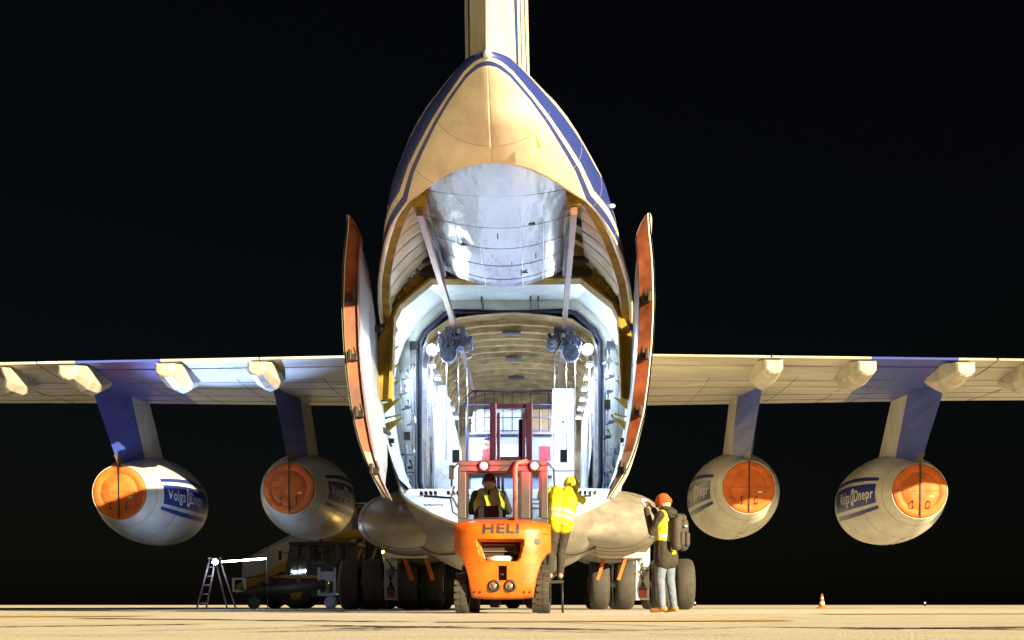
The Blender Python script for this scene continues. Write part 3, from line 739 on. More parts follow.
def wing(sg):
    xs = [1.6, 3, 4.5, 6, 7.5, 9, 10.2, 11.6, 14, 18, 22, 25]
    def part(t0, t1, name, m, x0=0, x1=99, dz=0., parent=AC):
        b = MB(O); rings = []
        X = [x for x in xs if x0 <= x <= x1]
        if x0 > 0: X = [x0] + [x for x in X if x > x0]
        if x1 < 99: X = [x for x in X if x < x1] + [x1]
        for x in X:
            ts = [t0 + (t1 - t0) * k / 8 for k in range(9)]
            ring = [(sg * x, wing_pt(x, t, False)[0], wing_pt(x, t, False)[1] + dz) for t in ts] + [(sg * x, wing_pt(x, t, True)[0], wing_pt(x, t, True)[1] + dz) for t in ts[::-1]]
            rings.append(ring)
        b.loft(rings, True, True, False); return b.build(name, m, parent)
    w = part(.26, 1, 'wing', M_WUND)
    for a, c in ((1.62, 6.0), (6.04, 11.0), (11.04, 24.5)):
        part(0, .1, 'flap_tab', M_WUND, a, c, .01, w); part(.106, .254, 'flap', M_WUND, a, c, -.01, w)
    sm_ = mat('wing_seam', (.16, .15, .14), .7)
    for t in (.34, .47, .66, .84):
        q = MB(O); q.tube([(sg * x, wing_pt(x, t, False)[0], wing_pt(x, t, False)[1] - .001) for x in [2.4 + 11.6 * k / 24 for k in range(25)]], .009, 5); q.build('panel_seam', sm_, w)
    for x in (3.4, 4.9, 7.0, 8.4, 9.3, 10.9, 12.2):
        q = MB(O); q.tube([(sg * (x + .0), wing_pt(x, t, False)[0], wing_pt(x, t, False)[1] - .001) for t in [.28 + .7 * k / 12 for k in range(13)]], .009, 5); q.build('panel_seam', sm_, w)
    for x in (4.7, 8.55, 12.5):
        for t in (.4, .62):
            y, z = wing_pt(x, t, False); q = MB(O); q.box(sg * x - .25, sg * x + .25, y - .12, y + .12, z - .012, z + .004); q.build('access_panel', M_WING, w)
    for x in (6.0, 8.07, 10.2, 11.9, 15, 18):
        y0, z0 = wing_pt(x, 0, False); b = MB(O); rings = []
        for dy, w_, h, zo in ((-.45, .16, .26, -.2), (-.4, .22, .34, -.17), (.5, .26, .6, -.04), (1.3, .25, .68, .06), (2.3, .17, .42, .1), (3.1, .04, .12, .12)):
            zt = z0 + .06 + zo; yy = y0 + dy
            rings.append([(sg * x - w_, yy, zt), (sg * x - w_ * 1.02, yy, zt - h * .62), (sg * x - w_ * .6, yy, zt - h * .9), (sg * x, yy, zt - h),
                          (sg * x + w_ * .6, yy, zt - h * .9), (sg * x + w_ * 1.02, yy, zt - h * .62), (sg * x + w_, yy, zt)])
        b.loft(rings, True, True, False); b.build('flap_track_fairing', M_FTF, AC, .02)
wing(-1); wing(1)

# engines
NP = [(0, .735), (.25, .8), (.7, .93), (1.3, 1.07), (1.9, 1.17), (2.6, 1.24), (3.3, 1.26), (4.2, 1.24), (5.0, 1.17), (5.5, 1.08), (5.7, .98)]
def nr(a): return interp(NP, a)[0]
def smooth_prof(P, n=40):
    out = []
    for k in range(n + 1):
        a = P[-1][0] * k / n; w = .25
        out.append((a, sum(interp(P, a + d * w)[0] for d in (-1, -.5, 0, .5, 1)) / 5)) if 0 < k < n else out.append((a, interp(P, a)[0]))
    return out
NPS = smooth_prof(NP)
LETTERS = [text_pts('Volga', .46, 1., [i * .05 - .3 for i in range(12)], .004), text_pts('Dnepr', .46, 1., [i * .05 - .3 for i in range(12)], .004)]
def engine(sg, x, Y0, zc):
    root = MB((sg * x, Y0 - YF, zc))
    root.lathe(NPS, (0, 0, 0), 'y', 64)
    root.lathe([(.0, .74), (-.015, .735), (-.012, .722), (.35, .7)], (0, 0, 0), 'y', 64)
    root.lathe([(5.7, .98), (5.6, .9), (5.0, .85), (4.6, .86)], (0, 0, 0), 'y', 64)
    e = root.build('engine_nacelle', M_NAC, AC)
    def N(): return MB((sg * x, Y0 - YF, zc))
    fd = N(); fd.lathe([(4.6, 0), (4.6, .86), (4.65, .86)], (0, 0, 0), 'y', 32); fd.build('intake_fan', M_DARK, e)
    for a in (1.75, 4.95, .5):
        s_ = N(); s_.lathe([(a - .012, interp(NPS, a - .012)[0] + .002), (a, interp(NPS, a)[0] + .004), (a + .012, interp(NPS, a + .012)[0] + .002)], (0, 0, 0), 'y', 64); s_.build('panel_seam', mat('seam_grey', (.2, .19, .17), .6), e)
    for th in (205, 270, 335, 20, 160):
        s_ = N(); s_.tube([(interp(NPS, a)[0] * math.cos(R(th)), a, interp(NPS, a)[0] * math.sin(R(th))) for a in [1.75 + 3.2 * k / 16 for k in range(17)]], .007, 5); s_.build('cowl_joint', mat('seam_grey', (.2, .19, .17), .6), e)
    for k in range(5):
        a = 2.0 + .6 * k; r_ = interp(NPS, a)[0]; s_ = N(); s_.obox((r_ * math.cos(R(270 + 3)), a, r_ * math.sin(R(270 + 3))), (.1, .16, .015)); s_.build('cowl_latch', M_STEEL, e)
    # exhaust cover: two orange half discs, strap, handles
    for h in (-1, 1):
        c = N(); rings = []
        for r_, y in ((0.012, -.07), (.25, -.068), (.48, -.06), (.49, -.05), (.51, -.05), (.52, -.06), (.68, -.05), (.712, -.02), (.712, .05)):
            rings.append([(h * max(.014, r_ * math.sin(t)), y, r_ * math.cos(t)) for t in [math.pi * k / 32 for k in range(33)]])
        c.loft(rings, False, False); c.build('exhaust_cover_half', M_ORANGE, e)
        hd = N(); hd.tube([(h * .2, -.07, -.26), (h * .22, -.14, -.3), (h * .22, -.14, -.42), (h * .2, -.07, -.46)], .018, 6); hd.build('cover_handle', M_DARK, e)
    bx = N(); bx.box(-.015, .015, -.09, .0, -.66, .74); bx.build('cover_strap', M_DARK, e)
    hz = N(); hz.box(-.5, .5, -.072, -.066, -.008, .008); hz.build('cover_seam', mat('cover_seam', (.3, .08, .02), .7), e)
    tg = N(); tg.box(.24, .36, -.075, -.066, -.16, -.11); tg.build('cover_tag', mat('tag_yellow', (.8, .65, .2), .6), e)
    # inboard blue band with lettering
    side = -sg
    def surf(a, s_, lift): # a along axis, s_ height along circumference (up +)
        r_ = interp(NPS, a)[0] + lift; th = s_ / 1.25 + .02; return (side * r_ * math.cos(th), a, r_ * math.sin(th))
    for (s0, s1) in ((-.56, -.44), (-.33, .33), (.44, .56)):
        bd = N(); rows = []
        for k in range(25):
            a = .8 + 3.85 * k / 24; rows.append([surf(a + (.05 if s0 == -.33 else 0), s0 + (s1 - s0) * j / 10, .006) for j in range(11)])
        bd.loft(rows, False, False); bd.build('blue_band', M_BLUE, e)
    wl_ = mat('lettering_white', (.8, .8, .8), .5)
    dirn = -1 if sg > 0 else 1      # reading direction along the axis
    for (pts, fs), off in zip(LETTERS, (-.82, .82)):
        t = N(); ac = 2.45
        t.add([surf(ac + dirn * (px_ + off), py_, .012) for px_, py_ in pts], fs); t.build('lettering', wl_, e)
    el = N(); rows = []
    for r_ in (0.001, .1, .2):
        rows.append([surf(2.45 + r_ * .7 * math.cos(t), r_ * 1.3 * math.sin(t), .012) for t in [2 * math.pi * k / 24 for k in range(24)]])
    el.loft(rows, True, False); el.build('emblem', wl_, e)
    el = N(); rows = []
    for r_ in (0.001, .07, .13):
        rows.append([surf(2.45 + r_ * .5 * math.cos(t), r_ * 1.2 * math.sin(t), .016) for t in [2 * math.pi * k / 24 for k in range(24)]])
    el.loft(rows, True, False); el.build('emblem', M_BLUE, e)
    # pylon
    zt = wing_pt(x, .5, False)[1] + .12; yb = Y0 - .1
    py = MB(O); top = zt; rows = []
    for k in range(5):
        u = k / 4
        te = yb - 2.5 * u; fold = yb + 1.7 - 1.6 * u; fr = yb + 4.4 - 1.9 * u; z = zc + .72 + (top - zc - .72) * u
        w_ = .3
        rows.append((te, fold, fr, z, w_))
    aft = MB(O); aft.loft([[(sg * x, te, z), (sg * x + w_, fo, z), (sg * x - w_, fo, z)] for te, fo, fr, z, w_ in rows], True, True, False)
    fwd_ = MB(O); fwd_.loft([[(sg * x + w_, fo + .004, z), (sg * x + w_, fr - .6, z), (sg * x, fr, z), (sg * x - w_, fr - .6, z), (sg * x - w_, fo + .004, z)] for te, fo, fr, z, w_ in rows], True, True, False)
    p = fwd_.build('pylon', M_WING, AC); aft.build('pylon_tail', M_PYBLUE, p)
    tp_ = MB(O); tp_.loft([[(sg * x, yb - .03, zc + .715), (sg * x + .1, yb + .5, zc + .72), (sg * x - .1, yb + .5, zc + .72)], [(sg * x, yb - .42, zc + .95), (sg * x + .06, yb + .0, zc + .98), (sg * x - .06, yb + .0, zc + .98)]], True, True, False); tp_.build('pylon_heat_shield', mat('heat_metal', (.22, .17, .13), .4, .5, .2), p)
    dr = N(); dr.tube([(-sg * .25, 1.4, 1.05), (-sg * .25, 1.35, 1.3)], .02, 6); dr.build('drain_mast', M_WHITE, e)
for sg in (-1, 1):
    engine(sg, 6.35, 38.7, 3.36); engine(sg, 10.6, 37.1, 3.12)

# main landing gear: four wheels abreast on two axles each side
wb = MB(); wb.lathe([(-.25, .34), (-.255, .5), (-.22, .6), (-.14, .648), (0, .655), (.14, .648), (.22, .6), (.255, .5), (.25, .34)], (0, 0, 0), 'x', 40)
for g in (-.11, -.04, .04, .11): wb.lathe([(g - .008, .65), (g, .636), (g + .008, .65)], (0, 0, 0), 'x', 40)
wheel0 = None
hb = MB(); hb.lathe([(-.2, 0), (-.2, .1), (-.12, .14), (-.1, .3), (-.22, .345), (-.2, .36), (.2, .36), (.22, .345), (.1, .3), (.12, .14), (.2, .1), (.2, 0)], (0, 0, 0), 'x', 24)
hub_me = hb.build('hub_source', M_WHITE); 
for sg in (-1, 1):
    for Y in (36.0, 39.2):
        g = MB(O)
        g.tube([(sg * 3.22, Y, 2.0), (sg * 3.22, Y, .95)], .2, 16); g.tube([(sg * 3.22, Y, 1.0), (sg * 3.22, Y, .5)], .13, 14)
        g.tube([(sg * 1.9, Y, .655), (sg * 4.45, Y, .655)], .09, 10)
        g.box(sg * 3.22 - .17, sg * 3.22 + .17, Y - .2, Y - .12, .25, 1.25)
        gear = g.build('main_gear', M_WHITE, AC)
        d = MB(O); d.tube([(sg * 3.22, Y - .2, 1.3), (sg * 2.7, Y - .1, 1.75)], .06, 8); d.tube([(sg * 2.9, Y - .3, 1.5), (sg * 2.6, Y - .3, 1.2), (sg * 2.5, Y - .3, 1.6)], .04, 8); d.obox((sg * 2.75, Y - .3, 1.5), (.3, .2, .12)); d.build('drag_brace', M_STEEL, gear)
        for k in range(5):
            h = MB(O); h.tube([(sg * 3.22 + .1 * (k - 2), Y - .22, 1.4 - .1 * k), (sg * 3.22 + .06 * (2 - k), Y - .27, 1.0), (sg * 3.22 + .05 * (k - 2), Y - .22, .5)], .012, 6); h.build('brake_hose', M_DARK, gear)
        pl = MB(O); pl.box(sg * 3.22 - .1, sg * 3.22 + .1, Y - .215, Y - .202, .3, .55); pl.build('gear_placard', mat('placard_red', (.5, .12, .08), .5), gear)
        for x in (2.12, 2.76, 3.69, 4.28):
            if wheel0 is None: w = wb.build('wheel', M_TYRE, gear); wheel0 = w
            else: w = wheel0.copy(); COL.objects.link(w); w.parent = gear
            w.location = (sg * x, Y - YF, .653)
# wheel hubs joined to each wheel's axle as separate sub-parts would be a fourth level; they sit on the gear
            h = hub_me.copy(); h.name = 'wheel_hub'; COL.objects.link(h); h.parent = gear; h.location = (sg * x, Y - YF, .653)
bpy.data.objects.remove(hub_me)
b = MB(O); b.tube([(0, 49, .7), (0, 49, 1.6)], .12, 10); ng = b.build('nose_gear', M_WHITE, AC)
for x in (-.35, .35):
    w = wheel0.copy(); COL.objects.link(w); w.parent = ng; w.location = (x, 49 - YF, .653)

# ---------------------------------------------------------------- cargo in the hold (aircraft yaw is small: world placed)
def hold_xy(lx, Y): return (lx - .06 + .02 * (Y - YF), Y)
def carg():
    F = 2.3
    c = thing('cargo_container', 'pale violet cargo container with white notice and red plate at front of hold', 'container', hold_xy(-.1, 35.6) + (F,), -.02)
    b = MB(); b.box(-1.1, 1.1, 0, 1.6, .002, 2.2); b.build('container_body', mat('violet_panel', (.33, .34, .52), .45, 0, .12, 2), c, .02)
    for x0, x1, z0, z1, m, nm in ((-1.02, -.62, 1.45, 1.85, M_WHITE, 'notice_plate'), (.68, .96, 1.5, 1.86, mat('plate_red', (.35, .04, .06), .5), 'red_plate'), (-.5, .4, 1.2, 1.9, M_WHITE, 'white_panel'), (-1.05, -.4, .75, 1.1, M_WHITE, 'lower_panel')):
        q = MB(); q.box(x0, x1, -.015, -.001, z0, z1); q.build(nm, m, c)
    for z in (1.05, 2.1):
        q = MB(); q.box(-1.1, 1.1, -.04, -.003, z, z + .06); q.build('container_rail', M_DARK, c)
    w = thing('wrapped_load', 'white plastic wrapped load lying on top of violet container', 'load', hold_xy(-.45, 35.8) + (F + 2.202,), -.02)
    b = MB(); rows = []
    for i in range(7):
        z = .62 * i / 6; k = 1 - .06 * (i / 6) ** 2
        rows.append([(.72 * k * math.copysign(abs(math.cos(t)) ** .4, math.cos(t)) + random.uniform(-.015, .015), .6 + .55 * math.copysign(abs(math.sin(t)) ** .4, math.sin(t)), z + (random.uniform(-.03, .03) if i == 6 else 0)) for t in [2 * math.pi * j / 28 for j in range(28)]])
    b.loft(rows); b.build('wrapped_bundle', M_WRAP, w)
    q = MB(); q.box(-.75, .75, .3, .36, .28, .34); q.build('lashing_strap', M_DARK, w)
    k = thing('cardboard_carton', 'brown cardboard carton on right end of violet container', 'carton', hold_xy(.62, 35.75) + (F + 2.202,), -.02)
    b = MB(); b.box(-.28, .28, 0, .7, 0, .62); b.build('carton_body', mat('cardboard', (.3, .19, .1), .8, 0, .15, 5), k, .01)
    q = MB(); q.box(-.03, .03, -.004, -.001, .02, .6); q.build('packing_tape', mat('tape', (.42, .3, .15), .4), k)
    n = thing('net_frame', 'dark tubular net frame standing across the hold before the container', 'frame', hold_xy(-.1, 35.2) + (F,), -.02)
    b = MB(); b.tube([(-1.14, 0, 0), (-1.14, 0, 3.05), (-1.0, 0, 3.2), (1.0, 0, 3.2), (1.14, 0, 3.05), (1.14, 0, 0)], .03, 8); b.build('frame_tube', mat('navy_tube', (.03, .035, .09), .5), n)
    for i in range(9):
        q = MB(); q.tube([(-.92 + .23 * i, 0, 2.2), (-.92 + .23 * i, 0, 3.2)], .014, 6); q.build('net_bar', mat('navy_tube', (.03, .035, .09), .5), n)
    for z in (2.2, 2.53, 2.86):
        q = MB(); q.tube([(-1.14, 0, z), (1.14, 0, z)], .016, 6); q.build('net_bar', mat('navy_tube', (.03, .035, .09), .5), n)
    t = thing('white_crate', 'tall narrow white wrapped crate on right side of hold floor', 'crate', hold_xy(1.12, 31.2) + (F,), -.02)
    b = MB(); b.box(-.24, .24, 0, 1.6, .1, 2.65); b.build('crate_body', mat('white_board', (.74, .76, .78), .5, 0, .1, 2, .1, 5), t, .02)
    for y in (.1, 1.3):
        q = MB(); q.box(-.24, .24, y, y + .15, 0, .098); q.build('skid', mat('pallet_wood', (.35, .25, .14), .8), t)
    q = MB(); q.lathe([(0, 0), (0, .03), (-.01, .03), (-.012, 0)], (0, -.001, 1.9), 'y', 12); q.build('crate_bolt', M_DARK, t)
    for zz in (.8, 1.6, 2.3):
        q = MB(); q.box(-.25, .25, -.012, -.001, zz, zz + .03); q.build('crate_strap', M_STEEL, t)
    # lashed bundle on the left
    l = thing('foil_wrapped_pallet', 'tall foil wrapped pallet leaning against left wall of hold', 'pallet', hold_xy(-1.25, 29.6) + (F,), -.02)
    q = MB(); q.box(-.4, .4, -.5, .8, .002, .12); q.build('pallet_base', mat('pallet_wood', (.35, .25, .14), .8), l)
    b = MB(); rows = []; random.seed(21)
    for i in range(13):
        u = i / 12; kk = 1 - .75 * u ** 1.6
        rows.append([(-.06 - .2 * u + .36 * kk * math.copysign(abs(math.cos(t)) ** .6, math.cos(t)) + random.uniform(-.03, .03), .15 + .55 * kk * math.copysign(abs(math.sin(t)) ** .6, math.sin(t)) + random.uniform(-.03, .03), .122 + 2.35 * u) for t in [2 * math.pi * j / 26 for j in range(26)]])
    b.loft(rows); b.build('foil_load', M_WRAP, l)
carg()

# ---------------------------------------------------------------- forklift
FKX, FKY = -.135, 19.2
M_FORK = mat('forklift_orange', (.56, .12, .007), .4, 0, .2, 3.5, .05, 30)
M_CAB = mat('cab_grey', (.055, .053, .06), .5, .1, .15, 4)
def forklift():
    f = thing('forklift', 'orange forklift with grey cab and red lamps facing the aircraft ramp', 'forklift', (FKX, FKY, 0), R(-1.2))
    b = MB(); nx, nz = 60, 26; H = 1.29
    def zl(x):
        a = abs(x)
        if a < .44: return .2 + .03 * (a / .44) ** 4
        t = (a - .44) / (.672 - .44); return .23 + .62 * (1 - (1 - t) ** 2.0) ** .62 if t < 1 else .85
    def zh(x): return H - .05 * (abs(x) / .672) ** 4
    def fy(x, z): return .26 * (abs(x) / .672) ** 3.2 + .16 * max(0, (z - (H - .16)) / .16) ** 2.2 + .08 * max(0, (.4 - z) / .2) ** 2 + .05 * max(0, (.9 - z) / .7)
    V = []
    for i in range(nx + 1):
        x = -.672 + 1.344 * i / nx
        for j in range(nz + 1):
            z = zl(x) + (zh(x) - zl(x)) * j / nz; V.append((x, fy(x, z), z))
    m_ = len(V)
    for i in range(nx + 1):
        x = -.672 + 1.344 * i / nx
        for j in range(nz + 1):
            z = zl(x) + (zh(x) - zl(x)) * j / nz; V.append((x, .72, z))
    F = []; w = nz + 1
    for i in range(nx):
        for j in range(nz):
            a = i * w + j; F.append((a, a + w, a + w + 1, a + 1)); F.append((m_ + a + 1, m_ + a + w + 1, m_ + a + w, m_ + a))
        F.append((i * w, m_ + i * w, m_ + (i + 1) * w, (i + 1) * w)); F.append((i * w + nz, (i + 1) * w + nz, m_ + (i + 1) * w + nz, m_ + i * w + nz))
    for j in range(nz):
        F.append((j, j + 1, m_ + j + 1, m_ + j)); a = nx * w + j; F.append((a + 1, a, m_ + a, m_ + a + 1))
    b.add(V, F, True)
    cw = b.build('counterweight', M_FORK, f)
    def cutter(poly, y0, y1, k=1.):
        c = MB(); cx = sum(p[0] for p in poly) / len(poly); cz = sum(p[1] for p in poly) / len(poly)
        c.loft([[(p[0], y0, p[1]) for p in poly], [(cx + (p[0] - cx) * k, y1, cz + (p[1] - cz) * k) for p in poly]], True, True, False); return c.build('cut_tool', M_FORK, f)
    win = [(-.37, 1.03), (.32, 1.03), (.305, .9), (.25, .74), (.2, .71), (-.24, .71), (-.29, .74), (-.35, .9)]
    bool_cut(cw, [cutter(win, -.1, .3, .8), cutter([(-.055, .66), (.06, .66), (.06, .46), (-.055, .46)], -.1, .25)])
    md = cw.modifiers.new('edges', 'WEIGHTED_NORMAL')
    # radiator grille behind the window
    g = MB(); g.box(-.36, .31, .29, .33, .66, 1.08); g.build('radiator', M_BLACK, cw)
    for z in (.86, .95):
        q = MB(); q.box(-.28, .24, .25, .29, z, z + .012); q.build('grille_bar', mat('bar_rust', (.25, .07, .03), .6), cw)
    q = MB(); q.tube([(-.2, .2, .75), (-.08, .17, .765), (.08, .18, .762), (.14, .2, .75)], .038, 8); q.build('white_hose', M_WHITE, cw)
    q = MB(); q.tube([(.2, .24, .78), (.18, .22, .88), (.2, .25, .98)], .018, 6); q.box(.15, .22, .2, .25, .82, .88); q.build('coolant_fitting', M_DARK, cw)
    q = MB(); q.box(-.053, .058, .16, .2, .465, .655); q.build('slot_dark_plate', M_BLACK, cw)  # black plate added inside the slot to darken it, standing for its shade
    q = MB(); q.box(-.02, .022, .05, .155, .53, .555); q.build('tow_pin', M_DARK, cw)
    for x in (-.12, .12):
        q = MB(); y = fy(x, .38); q.lathe([(y + .03, .09), (y - .015, .085), (y - .018, .05), (y + .02, .045)], (x * .92, 0, .385), 'y', 20); q.build('reflector_ring', M_DARK, cw)
        q = MB(); q.lathe([(y - .004, 0), (y - .002, .048), (y + .02, .048)], (x * .92, 0, .385), 'y', 16); q.build('reflector', mat('reflector_grey', (.3, .25, .22), .2, .5), cw)
    pts, fs = text_pts('HELI', .19, 1.28, [i * .05 - .3 for i in range(12)], .007)
    t = MB(); t.add([(x - .02, fy(x - .02, 1.165 + z) - .004, 1.165 + z) for x, z in pts], fs); t.build('lettering', mat('letter_grey', (.035, .03, .03), .5), cw)
    q = MB(); q.box(.4, .52, fy(.46, 1.0) - .012, fy(.46, 1.0) + .02, .96, 1.03); q.build('data_plate', M_STEEL, cw)
    for z in (.68, 1.09):
        q = MB(); q.tube([(x, fy(x, z) + .002, z) for x in [-.66 + 1.32 * k / 30 for k in range(31)] if zl(x) < z - .02 and (z > 1.05 or abs(x) > .42)][:8] if z < 1 else [(x, fy(x, 1.1) + .001, 1.1) for x in (.55, .6, .64)], .005, 5); q.build('casting_line', mat('line_brown', (.2, .05, .01), .7), cw)
    for x in (-.38, -.3, .3, .38):
        q = MB(); q.lathe([(-.012, 0), (-.012, .016), (.02, .016)], (x, fy(x, .3), .3), 'y', 6); q.build('bolt', M_DARK, cw)
    # chassis, hood, floor
    q = MB(); q.box(-.5, .5, .722, 2.1, .28, .6); q.build('chassis', M_FORK, f, .02)
    q = MB(); q.box(-.42, .42, .6, 1.35, .602, 1.1); q.build('engine_hood', mat('hood_grey', (.1, .1, .1), .5), f, .03)
    for sg in (-1, 1):
        q = MB(); q.box(min(sg * .5, sg * .64), max(sg * .5, sg * .64), 1.2, 2.0, .36, .42); q.build('side_step', M_DARK, f)
        q = MB(); q.tube([(sg * .56, 2.35, .38), (sg * .56, 1.9, .45)], .05, 8); q.build('tilt_cylinder', M_STEEL, f)
    # wheels with lugs
    for x, y, r_, wd in ((-.572, .5, .285, .17), (.572, .5, .285, .17), (-.53, 2.05, .36, .26), (.53, 2.05, .36, .26)):
        t = MB(); t.lathe([(-wd / 2, r_ * .55), (-wd / 2, r_ * .9), (-wd / 2 + .03, r_ * .985), (wd / 2 - .03, r_ * .985), (wd / 2, r_ * .9), (wd / 2, r_ * .55)], (0, 0, 0), 'x', 36)
        for k in range(18):
            for h in (-1, 1):
                a = 2 * math.pi * (k + (.5 if h > 0 else 0)) / 18; rm = Matrix.Rotation(a, 3, 'X')
                t.obox(rm @ Vector((h * wd * .27, 0, r_ * .99)), (wd * .46, r_ * .24, r_ * .035), rm)
        o = t.build('wheel', M_TYRE, f); o.location = (x, y, r_ * 1.02); o.rotation_euler = (0, 0, R(-4) if y < 1 else 0)
        h = MB(); h.lathe([(-wd / 2 + .02, 0), (-wd / 2 + .02, r_ * .3), (-wd / 2 + .04, r_ * .56), (wd / 2 - .04, r_ * .56), (wd / 2 - .02, r_ * .3), (wd / 2 - .02, 0)], (0, 0, 0), 'x', 20); h.build('rim', M_CAB, o)
    # cab
    cy = .34
    cab = MB(); cab.box(-.63, .63, cy - .02, 2.0, 2.06, 2.14); co = cab.build('cab_roof', M_CAB, f, .02)
    q = MB(); q.box(-.63, .63, cy - .03, cy + .05, 1.985, 2.058); q.build('rear_header', M_CAB, f, .01)
    q = MB(); q.box(-.63, .63, cy - .03, cy + .05, 1.25, 1.32); q.build('rear_sill', M_CAB, f, .01)
    for x0, x1 in ((-.63, -.51), (.25, .385), (.53, .63)):
        q = MB(); q.box(x0, x1, cy - .028, cy + .048, 1.322, 1.983); q.build('rear_post', M_CAB, f, .012)
    for x0, x1 in ((-.51, .25), (.385, .53)):
        q = MB(); q.box(x0, x1, cy, cy + .006, 1.32, 1.985); q.build('rear_window', glass('cab_glass'), f)
        q = MB(); q.tube([(x0 + .012, cy - .01, 1.335), (x0 + .012, cy - .01, 1.97), (x1 - .012, cy - .01, 1.97), (x1 - .012, cy - .01, 1.335), (x0 + .012, cy - .01, 1.335)], .016, 6); q.build('window_seal', M_BLACK, f)
    for sg in (-1, 1):
        q = MB(); q.tube([(sg * .6, 1.95, 2.07), (sg * .57, 2.1, .7)], .035, 8); q.build('front_post', M_CAB, f)
        q = MB(); q.box(sg * .6 - .02, sg * .6 + .02, cy + .06, 1.9, 1.25, 1.3); q.build('side_rail', M_CAB, f)
        q = MB(); q.tube([(sg * .62, cy - .03, 2.1), (sg * .71, cy + .05, 2.02), (sg * .72, cy + .05, 1.78)], .014, 6); q.build('mirror_arm', M_DARK, f)
        if sg < 0:
            q = MB(); q.obox((sg * .72, cy + .05, 1.98), (.07, .03, .2)); q.build('mirror', M_DARK, f, .01)
            q = MB(); q.tube([(-.68, cy, 1.78), (-.73, cy, 1.6), (-.7, cy, 1.42), (-.64, cy, 1.38)], .014, 6); q.build('grab_handle', M_DARK, f)
    q = MB(); q.tube([(.175, cy - .09, 1.2), (.175, cy - .09, 2.03), (.2, cy - .06, 2.1), (.34, cy - .02, 2.12)], .036, 10); q.build('exhaust_pipe', mat('exhaust_rust', (.2, .12, .09), .6, .4, .3, 8), f)
    for k, x in enumerate((-.18, -.02, .1)):
        q = MB(); q.obox((x, cy - .034, 2.02), (.09, .01, .012), Matrix.Rotation(R(-35), 3, 'Y')); q.build('header_vent', M_BLACK, f)
    red = emis('red_lamp_glow', (1.0, .006, .01), 6)
    for x in (-.265, .44):
        q = MB(); q.lathe([(0, .07), (.05, .07), (.07, .03)], (x, cy - .07, 2.055), 'y', 16); q.build('lamp_housing', M_DARK, f)
        q = MB(); q.lathe([(-.045, .0), (-.035, .03), (-.015, .052), (.0, .056)], (x, cy - .07, 2.055), 'y', 16); q.build('red_lamp', red, f)
        lamp('red_lamp_light', 'POINT', (x, cy - .14, 2.055), 14, (1, .015, .05), f, .04)
    # seat, controls
    q = MB(); q.box(-.45, .05, .95, 1.45, 1.102, 1.2); q.build('seat', M_BLACK, f, .03)
    q = MB(); q.loft([[(-.2 + .24 * math.copysign(abs(math.cos(t)) ** .5, math.cos(t)) * k, .86 + .05 * math.sin(t) + .02, z) for t in [2 * math.pi * j / 20 for j in range(20)]] for z, k in ((1.15, .9), (1.3, 1.0), (1.45, .95), (1.54, .7))]); q.build('seat_back', M_BLACK, f)
    q = MB(); q.tube([(-.2, 1.75, 1.0), (-.2, 1.6, 1.42)], .03, 8); q.lathe([(1.42, .16), (1.44, .18), (1.46, .16)], (-.2, 1.6, 0), 'z', 20); q.build('steering_wheel', M_BLACK, f)
    # mast
    MM = mat('mast_violet', (.035, .006, .035), .4, .4, .2, 5)
    for sg in (-1, 1):
        q = MB(); cx = .07 + sg * .28
        q.box(cx - .05, cx + .05, 2.45, 2.62, .1, 3.25); q.build('mast_upright', MM, f, .008)
        q = MB(); q.box(cx - sg * .085 - .025, cx - sg * .085 + .025, 2.47, 2.6, .12, 3.1); q.build('inner_mast', MM, f, .006)
        q = MB(); q.box(cx - .05, cx + .07, 2.66, 3.85, .08, .12); q.build('fork', M_DARK, f)
        q = MB(); q.box(cx - .05, cx + .07, 2.65, 2.7, .122, .75); q.build('fork_shank', M_DARK, f)
        q = MB(); q.tube([(cx - sg * .15, 2.5, .2), (cx - sg * .15, 2.5, 2.2)], .022, 8); q.build('hydraulic_hose', M_DARK, f)
    for z0, z1 in ((3.17, 3.24), (2.35, 2.42), (.3, .42)):
        q = MB(); q.box(-.155, .295, 2.5, 2.58, z0, z1); q.build('mast_crossbar', MM, f)
    q = MB(); q.tube([(.21, 2.55, .3), (.21, 2.55, 3.0)], .03, 8); q.build('lift_cylinder', M_DARK, f)
    q = MB(); q.box(-.3, .44, 2.63, 2.648, .5, .62); q.box(-.3, .44, 2.63, 2.648, .2, .3); q.box(-.3, -.2, 2.63, 2.648, .25, .55); q.box(.34, .44, 2.63, 2.648, .25, .55); q.build('fork_carriage', M_DARK, f)
    return f
forklift()

# ---------------------------------------------------------------- people
def capsule(mb, p0, r0, p1, r1, n=12):
    p0, p1 = Vector(p0), Vector(p1); d = p1 - p0; L = d.length
    if L < 1e-5: d = Vector((0, 0, 1)); L = 0
    d = d.normalized(); ref = Vector((0, 0, 1)) if abs(d.z) < .9 else Vector((1, 0, 0))
    a = d.cross(ref).normalized(); c = d.cross(a); rings = []
    for k in range(5): t = math.pi / 2 * (k / 4) * .98 + .02; rings.append((p0 - d * r0 * math.cos(t), r0 * math.sin(t)))
    for k in range(5): t = math.pi / 2 * (1 - k / 4) * .98 + .02; rings.append((p1 + d * r1 * math.cos(t), r1 * math.sin(t)))
    mb.loft([[q + (a * math.cos(2 * math.pi * j / n) + c * math.sin(2 * math.pi * j / n)) * r_ for j in range(n)] for q, r_ in rings])
def seg_d(p, a, b, ra, rb):
    ab = b - a; t = max(0, min(1, (p - a).dot(ab) / max(1e-9, ab.length_squared))); return (p - a - ab * t).length - (ra + (rb - ra) * t)
